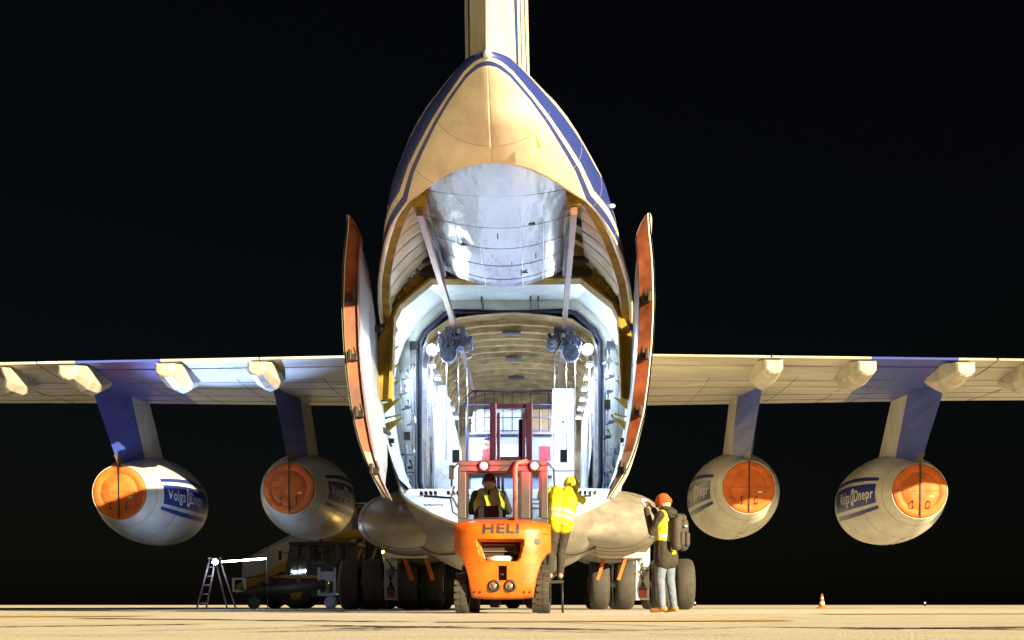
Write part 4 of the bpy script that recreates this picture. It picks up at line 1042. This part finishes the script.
def organic(name, caps, mats, parent, voxel=.011, it=3, paint=None):
    mb = MB()
    for p0, r0, p1, r1, m in caps: capsule(mb, p0, r0, p1, r1)
    o = mb.build(name, mats, parent)
    rm = o.modifiers.new('surface', 'REMESH'); rm.mode = 'VOXEL'; rm.voxel_size = voxel; rm.use_smooth_shade = True
    sm = o.modifiers.new('soften', 'SMOOTH'); sm.iterations = it; sm.factor = .5
    me = baked(o); o.modifiers.clear(); o.data = me
    me.materials.clear()
    for m in mats: me.materials.append(m)
    C = [(Vector(a), Vector(b), ra, rb, m) for a, ra, b, rb, m in caps]
    for p in me.polygons:
        c = p.center; p.use_smooth = True
        p.material_index = min(C, key=lambda q: seg_d(c, q[0], q[1], q[2], q[3]))[4] if paint is None else paint(c)
    return o
def hand(w, d, up, side, m=0, curl=.5):
    """palm, four unequal fingers with two bends, thumb from the side of the palm"""
    w, d, up = Vector(w), Vector(d).normalized(), Vector(up); s = d.cross(up).normalized() * side; up = s.cross(d).normalized() * side
    out = []
    for k in (-1, 0, 1): out.append((w + s * .022 * k * .7, .016, w + d * .085 + s * .024 * k, .014, m))
    for k, L in ((-1.5, .065), (-.5, .078), (.5, .084), (1.5, .074)):
        b = w + d * .088 + s * .0205 * k; d1 = (d - up * curl * .6).normalized(); e = b + d1 * L * .5; d2 = (d - up * curl * 1.8).normalized()
        out += [(b, .0095, e, .009, m), (e, .009, e + d2 * L * .5, .008, m)]
    b = w + d * .025 + s * .034; e = b + (d * .6 + s * .7 - up * curl * .3).normalized() * .045
    out += [(b, .012, e, .0105, m), (e, .0105, e + (d - up * curl * .5).normalized() * .034, .009, m)]
    return out
def body_caps(J, fat=1., boots=True):
    """J joints -> capsules; material: 0 skin 1 top 2 trousers 3 shoes"""
    v = {k: Vector(p) for k, p in J.items()}; c = []; A = lambda a, ra, b, rb, m: c.append((a, ra * (fat if m in (1, 2) else 1), b, rb * (fat if m in (1, 2) else 1), m))
    A(v['hipL'], .105, v['hipR'], .105, 2); pel = (v['hipL'] + v['hipR']) / 2
    sh = v['shR'] - v['shL']; x = sh.normalized()
    wst = v['waist']; che = v['chest']
    A(pel - x * .05, .115, wst - x * .05, .115, 1); A(pel + x * .05, .115, wst + x * .05, .115, 1)
    A(wst - x * .06, .112, che - x * .085, .115, 1); A(wst + x * .06, .112, che + x * .085, .115, 1)
    top = (v['shL'] + v['shR']) / 2
    A(che - x * .08, .112, top - x * .1, .075, 1); A(che + x * .08, .112, top + x * .1, .075, 1)
    A(v['shL'], .068, v['shR'], .068, 1)
    h = v['head']; nk = (h - top).normalized()
    A(top, .062, h - nk * .08, .055, 0)
    look = v['look'].normalized(); side = nk.cross(look).normalized()
    A(h - nk * .02 - look * .025, .092, h + nk * .03 - look * .015, .094, 0); A(h - nk * .07 + look * .035, .062, h + nk * .01 + look * .025, .08, 0)
    A(h - nk * .1 + look * .06, .03, h - nk * .095 + look * .075, .026, 0)
    A(h - nk * .0 + look * .1, .012, h - nk * .035 + look * .115, .016, 0)
    for s_ in (-1, 1):
        A(h + side * s_ * .088 + nk * .015, .018, h + side * s_ * .088 - nk * .025, .013, 0)
    for S in 'LR':
        A(v['hip' + S], .1, v['knee' + S], .068, 2); A(v['knee' + S], .068, v['ank' + S], .05, 2)
        toe = v['toe' + S]; an = v['ank' + S]; dn = Vector((0, 0, -.05))
        A(an, .048, an + dn * .5, .05, 3); A(an + dn - (toe - an) * .22, .042, toe, .036, 3)
        A(v['sh' + S], .066, v['el' + S], .055, 1); A(v['el' + S], .055, v['wr' + S], .043, 1)
        d = v['wr' + S] - v['el' + S]; d = d.normalized()
        c.extend(hand(v['wr' + S] + d * .04, v.get('hd' + S, d), v.get('hu' + S, Vector((0, 0, 1))), 1 if S == 'L' else -1, 0, J.get('curl', (.6, 0, 0))[0]))
    return c
def cap_on_head(name, J, m, parent, drop=.0, r=.108, brim=False, rim=None):
    h = Vector(J['head']); nk = (h - (Vector(J['shL']) + Vector(J['shR'])) / 2).normalized(); look = Vector(J['look']).normalized(); look = (look - nk * look.dot(nk)).normalized(); sd_ = nk.cross(look)
    b = MB(); rows = []
    for k in range(9):
        t = k / 8 * math.pi / 2; rr = r * math.cos(t) ** .8 if k < 8 else .004
        rows.append([h + nk * (.01 - drop + (.125 + drop) * math.sin(t)) + (look * (math.cos(a) * rr * 1.1 - .006) + sd_ * math.sin(a) * rr * .94) * (1 + .012 * math.sin(a * 16)) for a in [2 * math.pi * j / 48 for j in range(48)]])
    b.loft(rows, True, True)
    o = b.build(name, m, parent)
    if rim:
        q = MB(); q.loft([[h + nk * (z - drop) + (look * (math.cos(a) * k_ * 1.1 - .006) + sd_ * math.sin(a) * k_ * .94) for a in [2 * math.pi * j / 32 for j in range(32)]] for z, k_ in ((-.012, r * .98), (-.014, r * 1.07), (.04, r * 1.09), (.045, r * 1.0))], True, False); q.build(name + '_cuff', rim, parent)
    if brim:
        q = MB(); q.loft([[h + nk * .02 + look * (.09 + .075 * math.cos(a)) + sd_ * .075 * math.sin(a) + nk * dz for a in [math.pi * (j / 12 - .5) for j in range(13)]] for dz in (0, .012)], True, True, False); q.build('cap_brim', m, parent)
    return o
SKIN = mat('skin', (.5, .3, .21), .55, 0, .1, 12)
HIVIS = mat('hivis_yellow', (.5, .49, .015), .65, 0, .1, 6, .6, 12)
REFL = mat('reflective_tape', (.55, .55, .5), .35, .3, .1, 10)
M_JEANS = mat('jeans_blue', (.13, .17, .25), .8, 0, .2, 7, .4, 20)
M_BLKC = mat('black_cloth', (.02, .02, .024), .85, 0, .25, 7, .4, 16)
M_BRNC = mat('dark_brown_coat', (.03, .025, .02), .85, 0, .3, 6, .8, 10)
M_BOOT = mat('tan_boot', (.4, .2, .06), .7, 0, .2, 9)
def vest(J, parent, m=HIVIS, lo=-.12, grow=.014, bands=(.25, .42), straps=True, fat=1.):
    v = {k: Vector(p) for k, p in J.items()}; x = (v['shR'] - v['shL']).normalized(); pel = (v['hipL'] + v['hipR']) / 2; up = (v['chest'] - v['waist']).normalized(); c = []
    lo_p = pel + up * -lo if lo < 0 else pel; g = grow; top = (v['shL'] + v['shR']) / 2
    for s_ in (-1, 1):
        c += [(lo_p + x * s_ * .055, .118 * fat + g, v['waist'] + x * s_ * .05, .116 * fat + g, 0), (v['waist'] + x * s_ * .06, .114 * fat + g, v['chest'] + x * s_ * .085, .116 * fat + g, 0),
              (v['chest'] + x * s_ * .08, .113 * fat + g, top + x * s_ * .09, .078 * fat + g, 0)]
    L = (top - lo_p).length
    def paint(p):
        t = (p - lo_p).dot(up) / L
        for b_ in bands:
            if abs(t - b_) < .055: return 1
        if straps and t > bands[-1] and abs(abs((p - lo_p).dot(x)) - .095) < .028: return 1
        return 0
    return organic('hivis_vest', c, [m, REFL], parent, .012, 3, paint)

def person(label, loc, rz, J, mats, fat=1.):
    p = thing('person', label, 'person', loc, rz)
    organic('body', body_caps(J, fat), mats, p)
    h = Vector(J['head']); nk = (h - (Vector(J['shL']) + Vector(J['shR'])) / 2).normalized(); look = Vector(J['look']).normalized(); sd_ = nk.cross(look).normalized()
    for s_ in (-1, 1):
        q = MB(); q.lathe([(-.011, .0), (-.006, .009), (.006, .009), (.011, 0)], (0, 0, 0), 'z', 10); e = q.build('eye', mat('eye_dark', (.06, .04, .03), .2), p); e.location = h + look * .088 + sd_ * s_ * .032 + nk * .008
    q = MB(); q.tube([h + look * .098 - nk * .062 - sd_ * .022, h + look * .106 - nk * .064, h + look * .098 - nk * .062 + sd_ * .022], .005, 6); q.build('mouth', mat('lips', (.4, .16, .13), .5), p)
    return p
# photographer
J = dict(hipL=(-.09, 0, .92), hipR=(.09, 0, .92), kneeL=(-.1, .04, .5), kneeR=(.1, -.01, .5), ankL=(-.1, .0, .1), ankR=(.11, -.07, .1), toeL=(-.12, .17, .04), toeR=(.13, .1, .04),
         waist=(0, .0, 1.06), chest=(0, .0, 1.28), shL=(-.18, -.01, 1.44), shR=(.18, -.01, 1.44), head=(0, .05, 1.645), look=(0, 1, .12),
         elL=(-.23, .1, 1.2), wrL=(-.1, .28, 1.54), elR=(.26, .14, 1.26), wrR=(.1, .28, 1.55), huL=(0, -.4, 1), huR=(0, -.4, 1), hdL=(.2, .6, .8), hdR=(-.2, .6, .8), curl=(.7, 0, 0))
PX, PY, PRZ = (666 - 512) / 1400 * 20.8, 20.8, R(52)
p = person('person photographing the aircraft in orange beanie, yellow vest, jeans and backpack', (PX, PY, 0), PRZ, J, [SKIN, M_BRNC, M_JEANS, M_BOOT], 1.06)
cap_on_head('beanie', J, mat('beanie_orange', (.5, .09, .015), .9, 0, .2, 20, .5, 60), p, .02, .112, rim=mat('beanie_cuff', (.42, .07, .012), .9))
organic('coat_skirt', [((-.07, -.0, 1.05), .14, (-.08, .0, .78), .145, 0), ((.07, -.0, 1.05), .14, (.08, .0, .78), .145, 0)], [M_BRNC], p, .012)
vest(J, p, fat=1.08, lo=0, grow=.02)
organic('coat_hood', [((-.07, -.09, 1.49), .06, (.07, -.09, 1.49), .06, 0), ((-.06, -.03, 1.52), .07, (.06, -.03, 1.52), .07, 0), ((-.07, .05, 1.47), .05, (.07, .05, 1.47), .05, 0)], [M_BRNC], p, .012)
bp = thing('backpack', 'dark grey backpack worn by the photographer in the orange beanie', 'backpack', (PX, PY, 0), PRZ)
organic('pack_body', [((-.09, -.24, 1.0), .085, (-.09, -.24, 1.33), .08, 0), ((.09, -.24, 1.0), .085, (.09, -.24, 1.33), .08, 0), ((-.05, -.25, 1.4), .07, (.05, -.25, 1.4), .07, 0), ((-.1, -.2, 1.02), .06, (.1, -.2, 1.38), .06, 0)], [mat('pack_grey', (.045, .04, .035), .75, 0, .25, 9, .3, 25)], bp, .011)
organic('front_pocket', [((-.07, -.32, 1.02), .045, (-.07, -.32, 1.16), .045, 0), ((.07, -.32, 1.02), .045, (.07, -.32, 1.16), .045, 0)], [mat('pack_pocket', (.035, .03, .028), .7)], bp, .01)
q = MB(); q.box(-.02, .03, -.345, -.325, 1.27, 1.295); q.build('pack_badge', M_WHITE, bp)
for s_ in (-1, 1):
    q = MB(); q.tube([(s_ * .1, -.17, 1.4), (s_ * .12, -.05, 1.54), (s_ * .13, .1, 1.46), (s_ * .14, .16, 1.25), (s_ * .16, .05, 1.08), (s_ * .12, -.16, 1.02)], .022, 8); q.build('shoulder_strap', M_BLKC, bp)
ph = thing('smartphone', 'smartphone with lit screen held up by the photographer', 'phone', (PX, PY, 0), PRZ)
q = MB(); q.obox((0, .39, 1.68), (.155, .01, .076)); q.build('phone_body', M_BLACK, ph, .006)
q = MB(); q.obox((0, .383, 1.68), (.14, .002, .066)); q.build('phone_screen', emis('phone_glow', (.5, .8, .95), .25), ph)

# forklift driver
J = dict(hipL=(-.09, .0, 1.3), hipR=(.09, 0, 1.3), kneeL=(-.12, .42, 1.28), kneeR=(.12, .42, 1.28), ankL=(-.12, .5, .86), ankR=(.13, .52, .86), toeL=(-.12, .68, .8), toeR=(.14, .7, .8),
         waist=(0, -.01, 1.42), chest=(0, .02, 1.58), shL=(-.19, .02, 1.72), shR=(.19, .02, 1.72), head=(.0, .08, 1.9), look=(0, 1, .02),
         elL=(-.27, .2, 1.5), wrL=(-.14, .44, 1.5), elR=(.28, .18, 1.5), wrR=(.13, .46, 1.5), curl=(1.1, 0, 0))
d = person('forklift driver in dark red beanie and yellow vest seen from behind in the cab', (FKX - .2, FKY + 1.14, -.0), R(-1.2), J, [SKIN, M_BLKC, M_BLKC, M_BLKC], 1.08)
cap_on_head('beanie', J, mat('beanie_maroon', (.12, .02, .04), .9, 0, .2, 20), d, .03, .112)
vest(J, d, fat=1.1, lo=-.05, grow=.02, bands=(.4,))

# loader in yellow jacket, leaning onto the ramp
J = dict(hipL=(-.07, .0, .86), hipR=(.1, .02, .86), kneeL=(-.12, .08, .47), kneeR=(.04, .1, .48), ankL=(-.14, .0, .1), ankR=(.02, .04, .1), toeL=(-.15, .18, .04), toeR=(.02, .22, .04),
         waist=(.02, .05, 1.0), chest=(.06, .14, 1.2), shL=(-.12, .22, 1.36), shR=(.23, .22, 1.34), head=(.2, .36, 1.47), look=(.4, 1, -.25),
         elL=(-.27, .3, 1.3), wrL=(-.24, .42, 1.5), elR=(.38, .42, 1.25), wrR=(.34, .66, 1.3), curl=(.9, 0, 0))
LX, LY = (559 - 512) / 1400 * 21.4, 21.4
M_YJ = mat('jacket_yellow', (.52, .44, .008), .65, 0, .25, 5, .8, 9)
w = person('loader in yellow hooded jacket and dark trousers leaning beside the ramp', (LX, LY, .5), 0, J, [SKIN, M_YJ, M_BRNC, mat('work_shoe', (.25, .2, .17), .7)], 1.12)
organic('jacket_hood', [(Vector(J['head']) + Vector((0, -.02, .02)), .125, Vector(J['head']) + Vector((.0, -.03, -.08)), .11, 0), (Vector(J['head']) + Vector((0, .0, .05)), .11, Vector(J['head']) + Vector((.05, .07, .02)), .1, 0)], [M_YJ], w, .012)
vest(J, w, M_YJ, lo=0, grow=.03, bands=(.12, .3), straps=False, fat=1.12)
st = thing('step_stand', 'small steel step stand beneath the loader in yellow', 'step', (LX - .05, LY + .05, 0), 0)
q = MB(); q.box(-.12, .12, -.14, .25, .455, .497); q.build('step_plate', M_DARK, st)
for x in (-.1, .1):
    for y in (-.1, .2):
        q = MB(); q.tube([(x, y, .454), (x * 1.1, y, 0.0)], .014, 6); q.build('leg', M_DARK, st)

# worker inside the hold
J = dict(hipL=(-.09, 0, .9), hipR=(.09, 0, .9), kneeL=(-.1, .03, .5), kneeR=(.1, .02, .5), ankL=(-.1, .0, .1), ankR=(.1, 0, .1), toeL=(-.12, .18, .04), toeR=(.12, .18, .04),
         waist=(0, .0, 1.04), chest=(0, .01, 1.26), shL=(-.18, .0, 1.42), shR=(.18, .0, 1.42), head=(0, .04, 1.62), look=(0, 1, 0),
         elL=(-.28, .05, 1.15), wrL=(-.2, .28, 1.1), elR=(.28, .05, 1.15), wrR=(.2, .28, 1.1), curl=(.6, 0, 0))
h = person('worker in red jacket and dark cap standing inside the hold behind the mast', hold_xy(-.62, 32.6) + (2.302,), R(-70), J, [SKIN, mat('jacket_red', (.4, .05, .05), .7), M_BLKC, M_BLKC], 1.05)
cap_on_head('cap', J, mat('cap_navy', (.03, .03, .08), .8), h, .0, .11, True)

# ---------------------------------------------------------------- equipment on the left
def wX(px, Y): return (px - 512) / 1400 * Y
def wZ(py, Y): return .12 + (605 - py) / 1400 * Y
M_TUG = mat('tug_dark', (.03, .03, .035), .5, .1, .2, 4)
M_TUGY = mat('tug_yellow', (.5, .33, .02), .5, 0, .2, 4)
def tug():
    Y = 44.0; t = thing('aircraft_tug', 'dark tow tractor with glazed cab and amber beacon beneath the left wing', 'tug', (wX(322, Y), Y, 0), 0)
    q = MB(); q.box(-1.35, 2.4, 0, 2.1, .35, .95); q.build('chassis', M_TUG, t, .05)
    q = MB(); q.box(-1.3, -.05, -.01, .05, .96, 1.06); q.build('yellow_trim', M_TUGY, t)
    q = MB(); q.box(1.15, 2.4, .05, 2.05, .952, 1.25); q.build('rear_deck', M_TUG, t, .05)
    q = MB(); q.box(-1.05, 1.18, 0, 2.0, 2.02, 2.1); q.build('cab_roof', M_TUG, t, .03)
    for x0, x1 in ((-1.2, -1.12), (-.5, -.4), (.42, .5), (1.05, 1.13)):
        for y in (.0, 1.93):
            q = MB(); k = .2 if x0 < -1 else 0
            q.loft([[(x0, y, .952), (x1, y, .952), (x1, y + .07, .952), (x0, y + .07, .952)], [(x0 + k, y, 2.018), (x1 + k, y, 2.018), (x1 + k, y + .07, 2.018), (x0 + k, y + .07, 2.018)]], True, True, False); q.build('cab_pillar', M_TUG, t)
    q = MB(); q.box(-.4, 1.05, .0, .07, .952, 1.4); q.build('door_panel', M_TUG, t)
    gm = glass('tug_glass', (.6, .65, .75), .25)
    for x0, x1, z0 in ((-1.02, -.5, 1.05), (-.4, .42, 1.4), (.5, 1.05, 1.4)):
        q = MB(); q.box(x0, x1, .03, .036, z0, 2.0); q.build('cab_window', gm, t)
        q = MB(); q.box((x0 + x1) / 2 - .015, (x0 + x1) / 2 + .015, .015, .028, z0, 2.0); q.build('window_bar', M_TUG, t)
    q = MB(); q.box(-.3, .15, .8, 1.2, .96, 1.6); q.build('driver_seat', M_BLACK, t, .05)
    q = MB(); q.tube([(-1.0, .0, 1.75), (-1.28, -.1, 1.75)], .015, 6); q.obox((-1.3, -.1, 1.68), (.1, .05, .28)); q.build('mirror', M_BLACK, t)
    q = MB(); q.lathe([(2.1, .09), (2.14, .09), (2.15, .075), (2.28, .065), (2.31, 0)], (-.15, .9, 0), 'z', 16); q.build('beacon', mat('beacon_amber', (.6, .12, .01), .3), t)
    for x in (-.8, 1.7):
        for y in (.02, 1.9):
            w_ = MB(); w_.lathe([(-.14, .2), (-.14, .4), (-.08, .45), (.08, .45), (.14, .4), (.14, .2)], (0, 0, 0), 'y', 28); o = w_.build('wheel', M_TYRE, t); o.location = (x, y, .45)
            h = MB(); h.lathe([(-.1, 0), (-.1, .1), (-.06, .21), (.06, .21), (.1, .1), (.1, 0)], (0, 0, 0), 'y', 16); h.build('rim', M_TUGY, o)
    ax = wX(383, Y) - wX(322, Y)
    q = MB(); q.tube([(ax, .3, 1.24), (ax, .3, wZ(552, Y) - .04)], .03, 8); q.build('lamp_post', M_DARK, t)
    q = MB(); q.lathe([(-.07, 0), (-.05, .05), (0, .08), (.05, .05), (.07, 0)], (ax, .3, wZ(552, Y)), 'z', 14); q.build('amber_lamp', emis('amber_glow', (1, .6, .08), 14), t)
    lamp('amber_lamp_light', 'POINT', (ax, .1, wZ(552, Y)), 9, (1, .62, .15), t, .06)
tug()
def towbar():
    Y = 41.0; t = thing('tow_bar', 'dark tow bar with white hitch head lying before the tug', 'tow bar', (wX(285, Y), Y, 0), 0)
    q = MB(); q.tube([(-1.3, .1, .52), (.2, .05, .62), (1.2, 0, .72)], [.1, .15, .17], 12); q.build('bar', mat('bar_brown', (.06, .05, .045), .4, .3, .25, 5), t)
    hx = wX(327, Y) - wX(285, Y)
    for x in (-.27, .19):
        q = MB(); q.box(hx + x, hx + x + .08, -.08, .02, .4, 1.22); q.build('head_cheek', mat('hitch_grey', (.3, .31, .34), .5), t, .01)
    for z0, z1 in ((.38, .48), (.82, 1.1)):
        q = MB(); q.box(hx - .188, hx + .188, -.07, .01, z0, z1); q.build('head_plate', mat('hitch_grey', (.3, .31, .34), .5), t, .01)
    q = MB(); q.tube([(hx, .0, .48), (hx, .0, .8)], .06, 8); q.build('hitch_pin', M_STEEL, t)
    q = MB(); q.tube([(hx + .2, -.04, .43), (hx + .5, -.04, .43)], .04, 8); q.build('jack_handle', M_STEEL, t)
    for x, m in ((hx + .12, mat('hitch_grey', (.3, .31, .34), .5)), (-.9, M_DARK)):
        w_ = MB(); w_.lathe([(-.05, .0), (-.05, .1), (-.04, .19), (.04, .19), (.05, .1), (.05, 0)], (0, 0, 0), 'y', 20); o = w_.build('wheel', m, t); o.location = (x, -.05, .19)
        q = MB(); q.tube([(x, -.02, .19), (x, .05, .6)], .03, 6); q.build('wheel_strut', M_DARK, t)
    q = MB(); 
    for a, c in (((-1.55, -1.15), (.5, .56)), ((-1.55, -1.15), (.86, .92)), ((-1.55, -1.49), (.561, .859)), ((-1.21, -1.15), (.561, .859))): q.box(a[0], a[1], 0, .1, c[0], c[1])
    q.build('eye_frame', mat('hitch_grey', (.3, .31, .34), .5), t)
    q = MB(); q.tube([(-1.2, .05, .9), (-.5, .05, 1.02)], .025, 6); q.tube([(-.55, .05, 1.0), (-.5, .05, .6)], .03, 6); q.build('lever', M_DARK, t)
    q = MB(); q.obox((.4, 0, .84), (.12, .1, .2)); q.build('pump', M_DARK, t)
towbar()
def stairs():
    Y = 47.5; t = thing('boarding_stairs', 'mobile boarding stairs with pale side panel and yellow platform behind the tug', 'stairs', (wX(300, Y), Y, 0), 0)
    x0, x1, x2 = wX(236, Y) - wX(300, Y), wX(352, Y) - wX(300, Y), wX(402, Y) - wX(300, Y)
    zt = wZ(529, Y); z0 = .5
    for k, y in enumerate((0, 1.5)):
        q = MB(); q.prism([(x0, z0), (x1, zt - .25), (x2, zt - .25), (x2, zt), (x1, zt), (x0, z0 + .3)], y, y + .06); q.build('stringer', M_TUGY, t)
        q = MB(); q.prism([(x0 + .2, z0 + .305), (x1, zt + .02), (x1, zt + .85), (x0 + .2, z0 + 1.1)], y + .02, y + .04); q.build('side_panel', mat('panel_grey', (.5, .5, .56), .5, 0, .12, 2), t)
        q = MB(); q.tube([(x0 + .2, y + .03, z0 + 1.1), (x1, y + .03, zt + .87), (x2, y + .03, zt + .87)], .04, 8); q.build('hand_rail', M_STEEL, t)
    q = MB(); q.prism([(x0 + .9, .45), (x1 + .1, .45), (x1 + .1, zt - .3), (x1 - .2, zt - .35)], .3, .34); q.build('skirt_panel', mat('panel_grey', (.5, .5, .56), .5, 0, .12, 2), t)
    for k in range(13):
        u = k / 13; q = MB(); xx = x0 + (x1 - x0) * u; q.box(xx, xx + .32, .07, 1.49, z0 + (zt - z0) * u + .06, z0 + (zt - z0) * u + .1); q.build('tread', M_DARK, t)
    q = MB(); q.box(x1, x2 + .3, .07, 1.49, zt - .12, zt - .02); q.build('platform', M_TUGY, t)
    q = MB(); q.box(x1 - .1, x2 + .6, -.05, -.01, 1.02, 1.28); q.build('yellow_beam', M_TUGY, t)
    for k in range(6):
        xx = x1 - 1.0 + .5 * k; q = MB(); q.tube([(xx, .15, 1.2), (xx + .45, .15, zt - .2)], .05, 6); q.build('brace', M_TUGY, t)
    q = MB(); q.box(x0 + .8, x2 + .6, .1, 1.4, .4, .75); q.build('stair_chassis', M_TUG, t)
    for x in (x0 + 1.3, x2):
        w_ = MB(); w_.lathe([(-.1, 0), (-.1, .3), (-.05, .4), (.1, .4), (.1, 0)], (0, 0, 0), 'y', 24); o = w_.build('wheel', M_TYRE, t); o.location = (x, .1, .4)
stairs()
def ladder():
    Y = 38.0; t = thing('step_ladder', 'open step ladder carrying a white work lamp under left wing', 'ladder', (wX(214, Y), Y, 0), 0)
    m = mat('ladder_brown', (.12, .07, .055), .5, .2, .2); top = 1.36
    rails = [((-.42, -.25, 0), (-.1, -.05, top)), ((-.15, -.3, 0), (.06, -.08, top)), ((.3, .3, 0), (.02, .05, top)), ((.55, .25, 0), (.14, .05, top))]
    for a, c in rails:
        q = MB(); q.tube([a, c], .025, 6); q.build('rail', m, t)
    for k in range(5):
        u = .12 + .18 * k; a = Vector(rails[0][0]).lerp(Vector(rails[0][1]), u); c = Vector(rails[1][0]).lerp(Vector(rails[1][1]), u); q = MB(); q.tube([a, c], .02, 6); q.build('rung', m, t)
    q = MB(); q.box(-.14, .18, -.1, .1, top, top + .04); q.build('top_plate', m, t)
    l = thing('work_lamp', 'small dazzling white work lamp hung from the step ladder', 'lamp', (wX(217, Y), Y - .2, wZ(562, Y)), 0)
    q = MB(); q.lathe([(-.05, .0), (-.05, .085), (.03, .085), (.08, .04), (.12, .03)], (0, 0, 0), 'y', 18); q.build('lamp_housing', M_DARK, l)
    q = MB(); q.lathe([(-.1, .0), (-.085, .05), (-.052, .075)], (0, 0, 0), 'y', 18); q.build('lamp_lens', emis('work_glow', (.75, .87, 1), 120), l)
    q = MB(); q.tube([(0, .02, .08), (0, .1, .16)], .012, 6); q.build('hook', M_DARK, l)
    sp = lamp('work_lamp_light', 'SPOT', (0, -.16, .03), 1700, (.36, .54, 1.0), l, .05, Vector((1.3, -3.9, 4.7)).to_track_quat('-Z', 'Y').to_euler()); sp.data.spot_size = R(48); sp.data.spot_blend = 1
    lamp('work_lamp_spill', 'POINT', (0, -.18, 0), 18, (.36, .54, 1.0), l, .05)
    tb = thing('light_streak', 'thin glowing white tube lamp on a slim stand beside step ladder', 'lamp', (wX(266, Y), Y, 0), 0)  # made-up glowing tube for the streak of a moving lamp, not a real fitting
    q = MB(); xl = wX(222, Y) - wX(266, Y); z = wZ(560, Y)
    q.tube([(xl, 0, z - .05), (0, 0, z + .04)], .022, 8); q.build('streak_tube', emis('streak_glow', (.7, .88, 1), 14), tb)
    q = MB(); q.tube([(.02, 0, z + .05), (.04, .02, 0)], .012, 6); q.build('stand', M_DARK, tb)  # pole added only to hold up the streak tube
ladder()

# ---------------------------------------------------------------- far side of the apron
def cone(px, Y, label):
    t = thing('traffic_cone', label, 'cone', (wX(px, Y), Y, 0))
    q = MB(); q.box(-.16, .16, -.16, .16, .005, .035); q.build('cone_base', mat('cone_orange', (.75, .12, .01), .5), t, .01)
    for z0, z1, m in ((.036, .14, mat('cone_orange', (.75, .12, .01), .5)), (.141, .24, M_WHITE), (.241, .33, mat('cone_orange', (.75, .12, .01), .5)), (.331, .41, M_WHITE), (.411, .52, mat('cone_orange', (.75, .12, .01), .5))):
        q = MB(); q.lathe([(z0, .125 - z0 * .19), (z1, .125 - z1 * .19)], (0, 0, 0), 'z', 20, True); q.build('cone_band', m, t)
cone(822, 50, 'orange and white traffic cone on the apron right of the aircraft')
for px, Y, lab in ((695, 150, 'tiny orange ground light nearest the photographer, left of the cone'), (925, 150, 'tiny orange ground light at far right beyond the cone')):
    t = thing('ground_light', lab, 'light', (wX(px, Y), Y, 0))
    q = MB(); q.lathe([(0, .12), (.05, .12), (.06, .06), (.3, .05)], (0, 0, 0), 'z', 12, True); q.build('light_stem', M_DARK, t)
    q = MB(); q.lathe([(.301, .05), (.34, .09), (.4, .08), (.44, 0)], (0, 0, 0), 'z', 12, True); q.build('light_dome', emis('ground_light_glow', (1, .3, .08), 1.5), t)
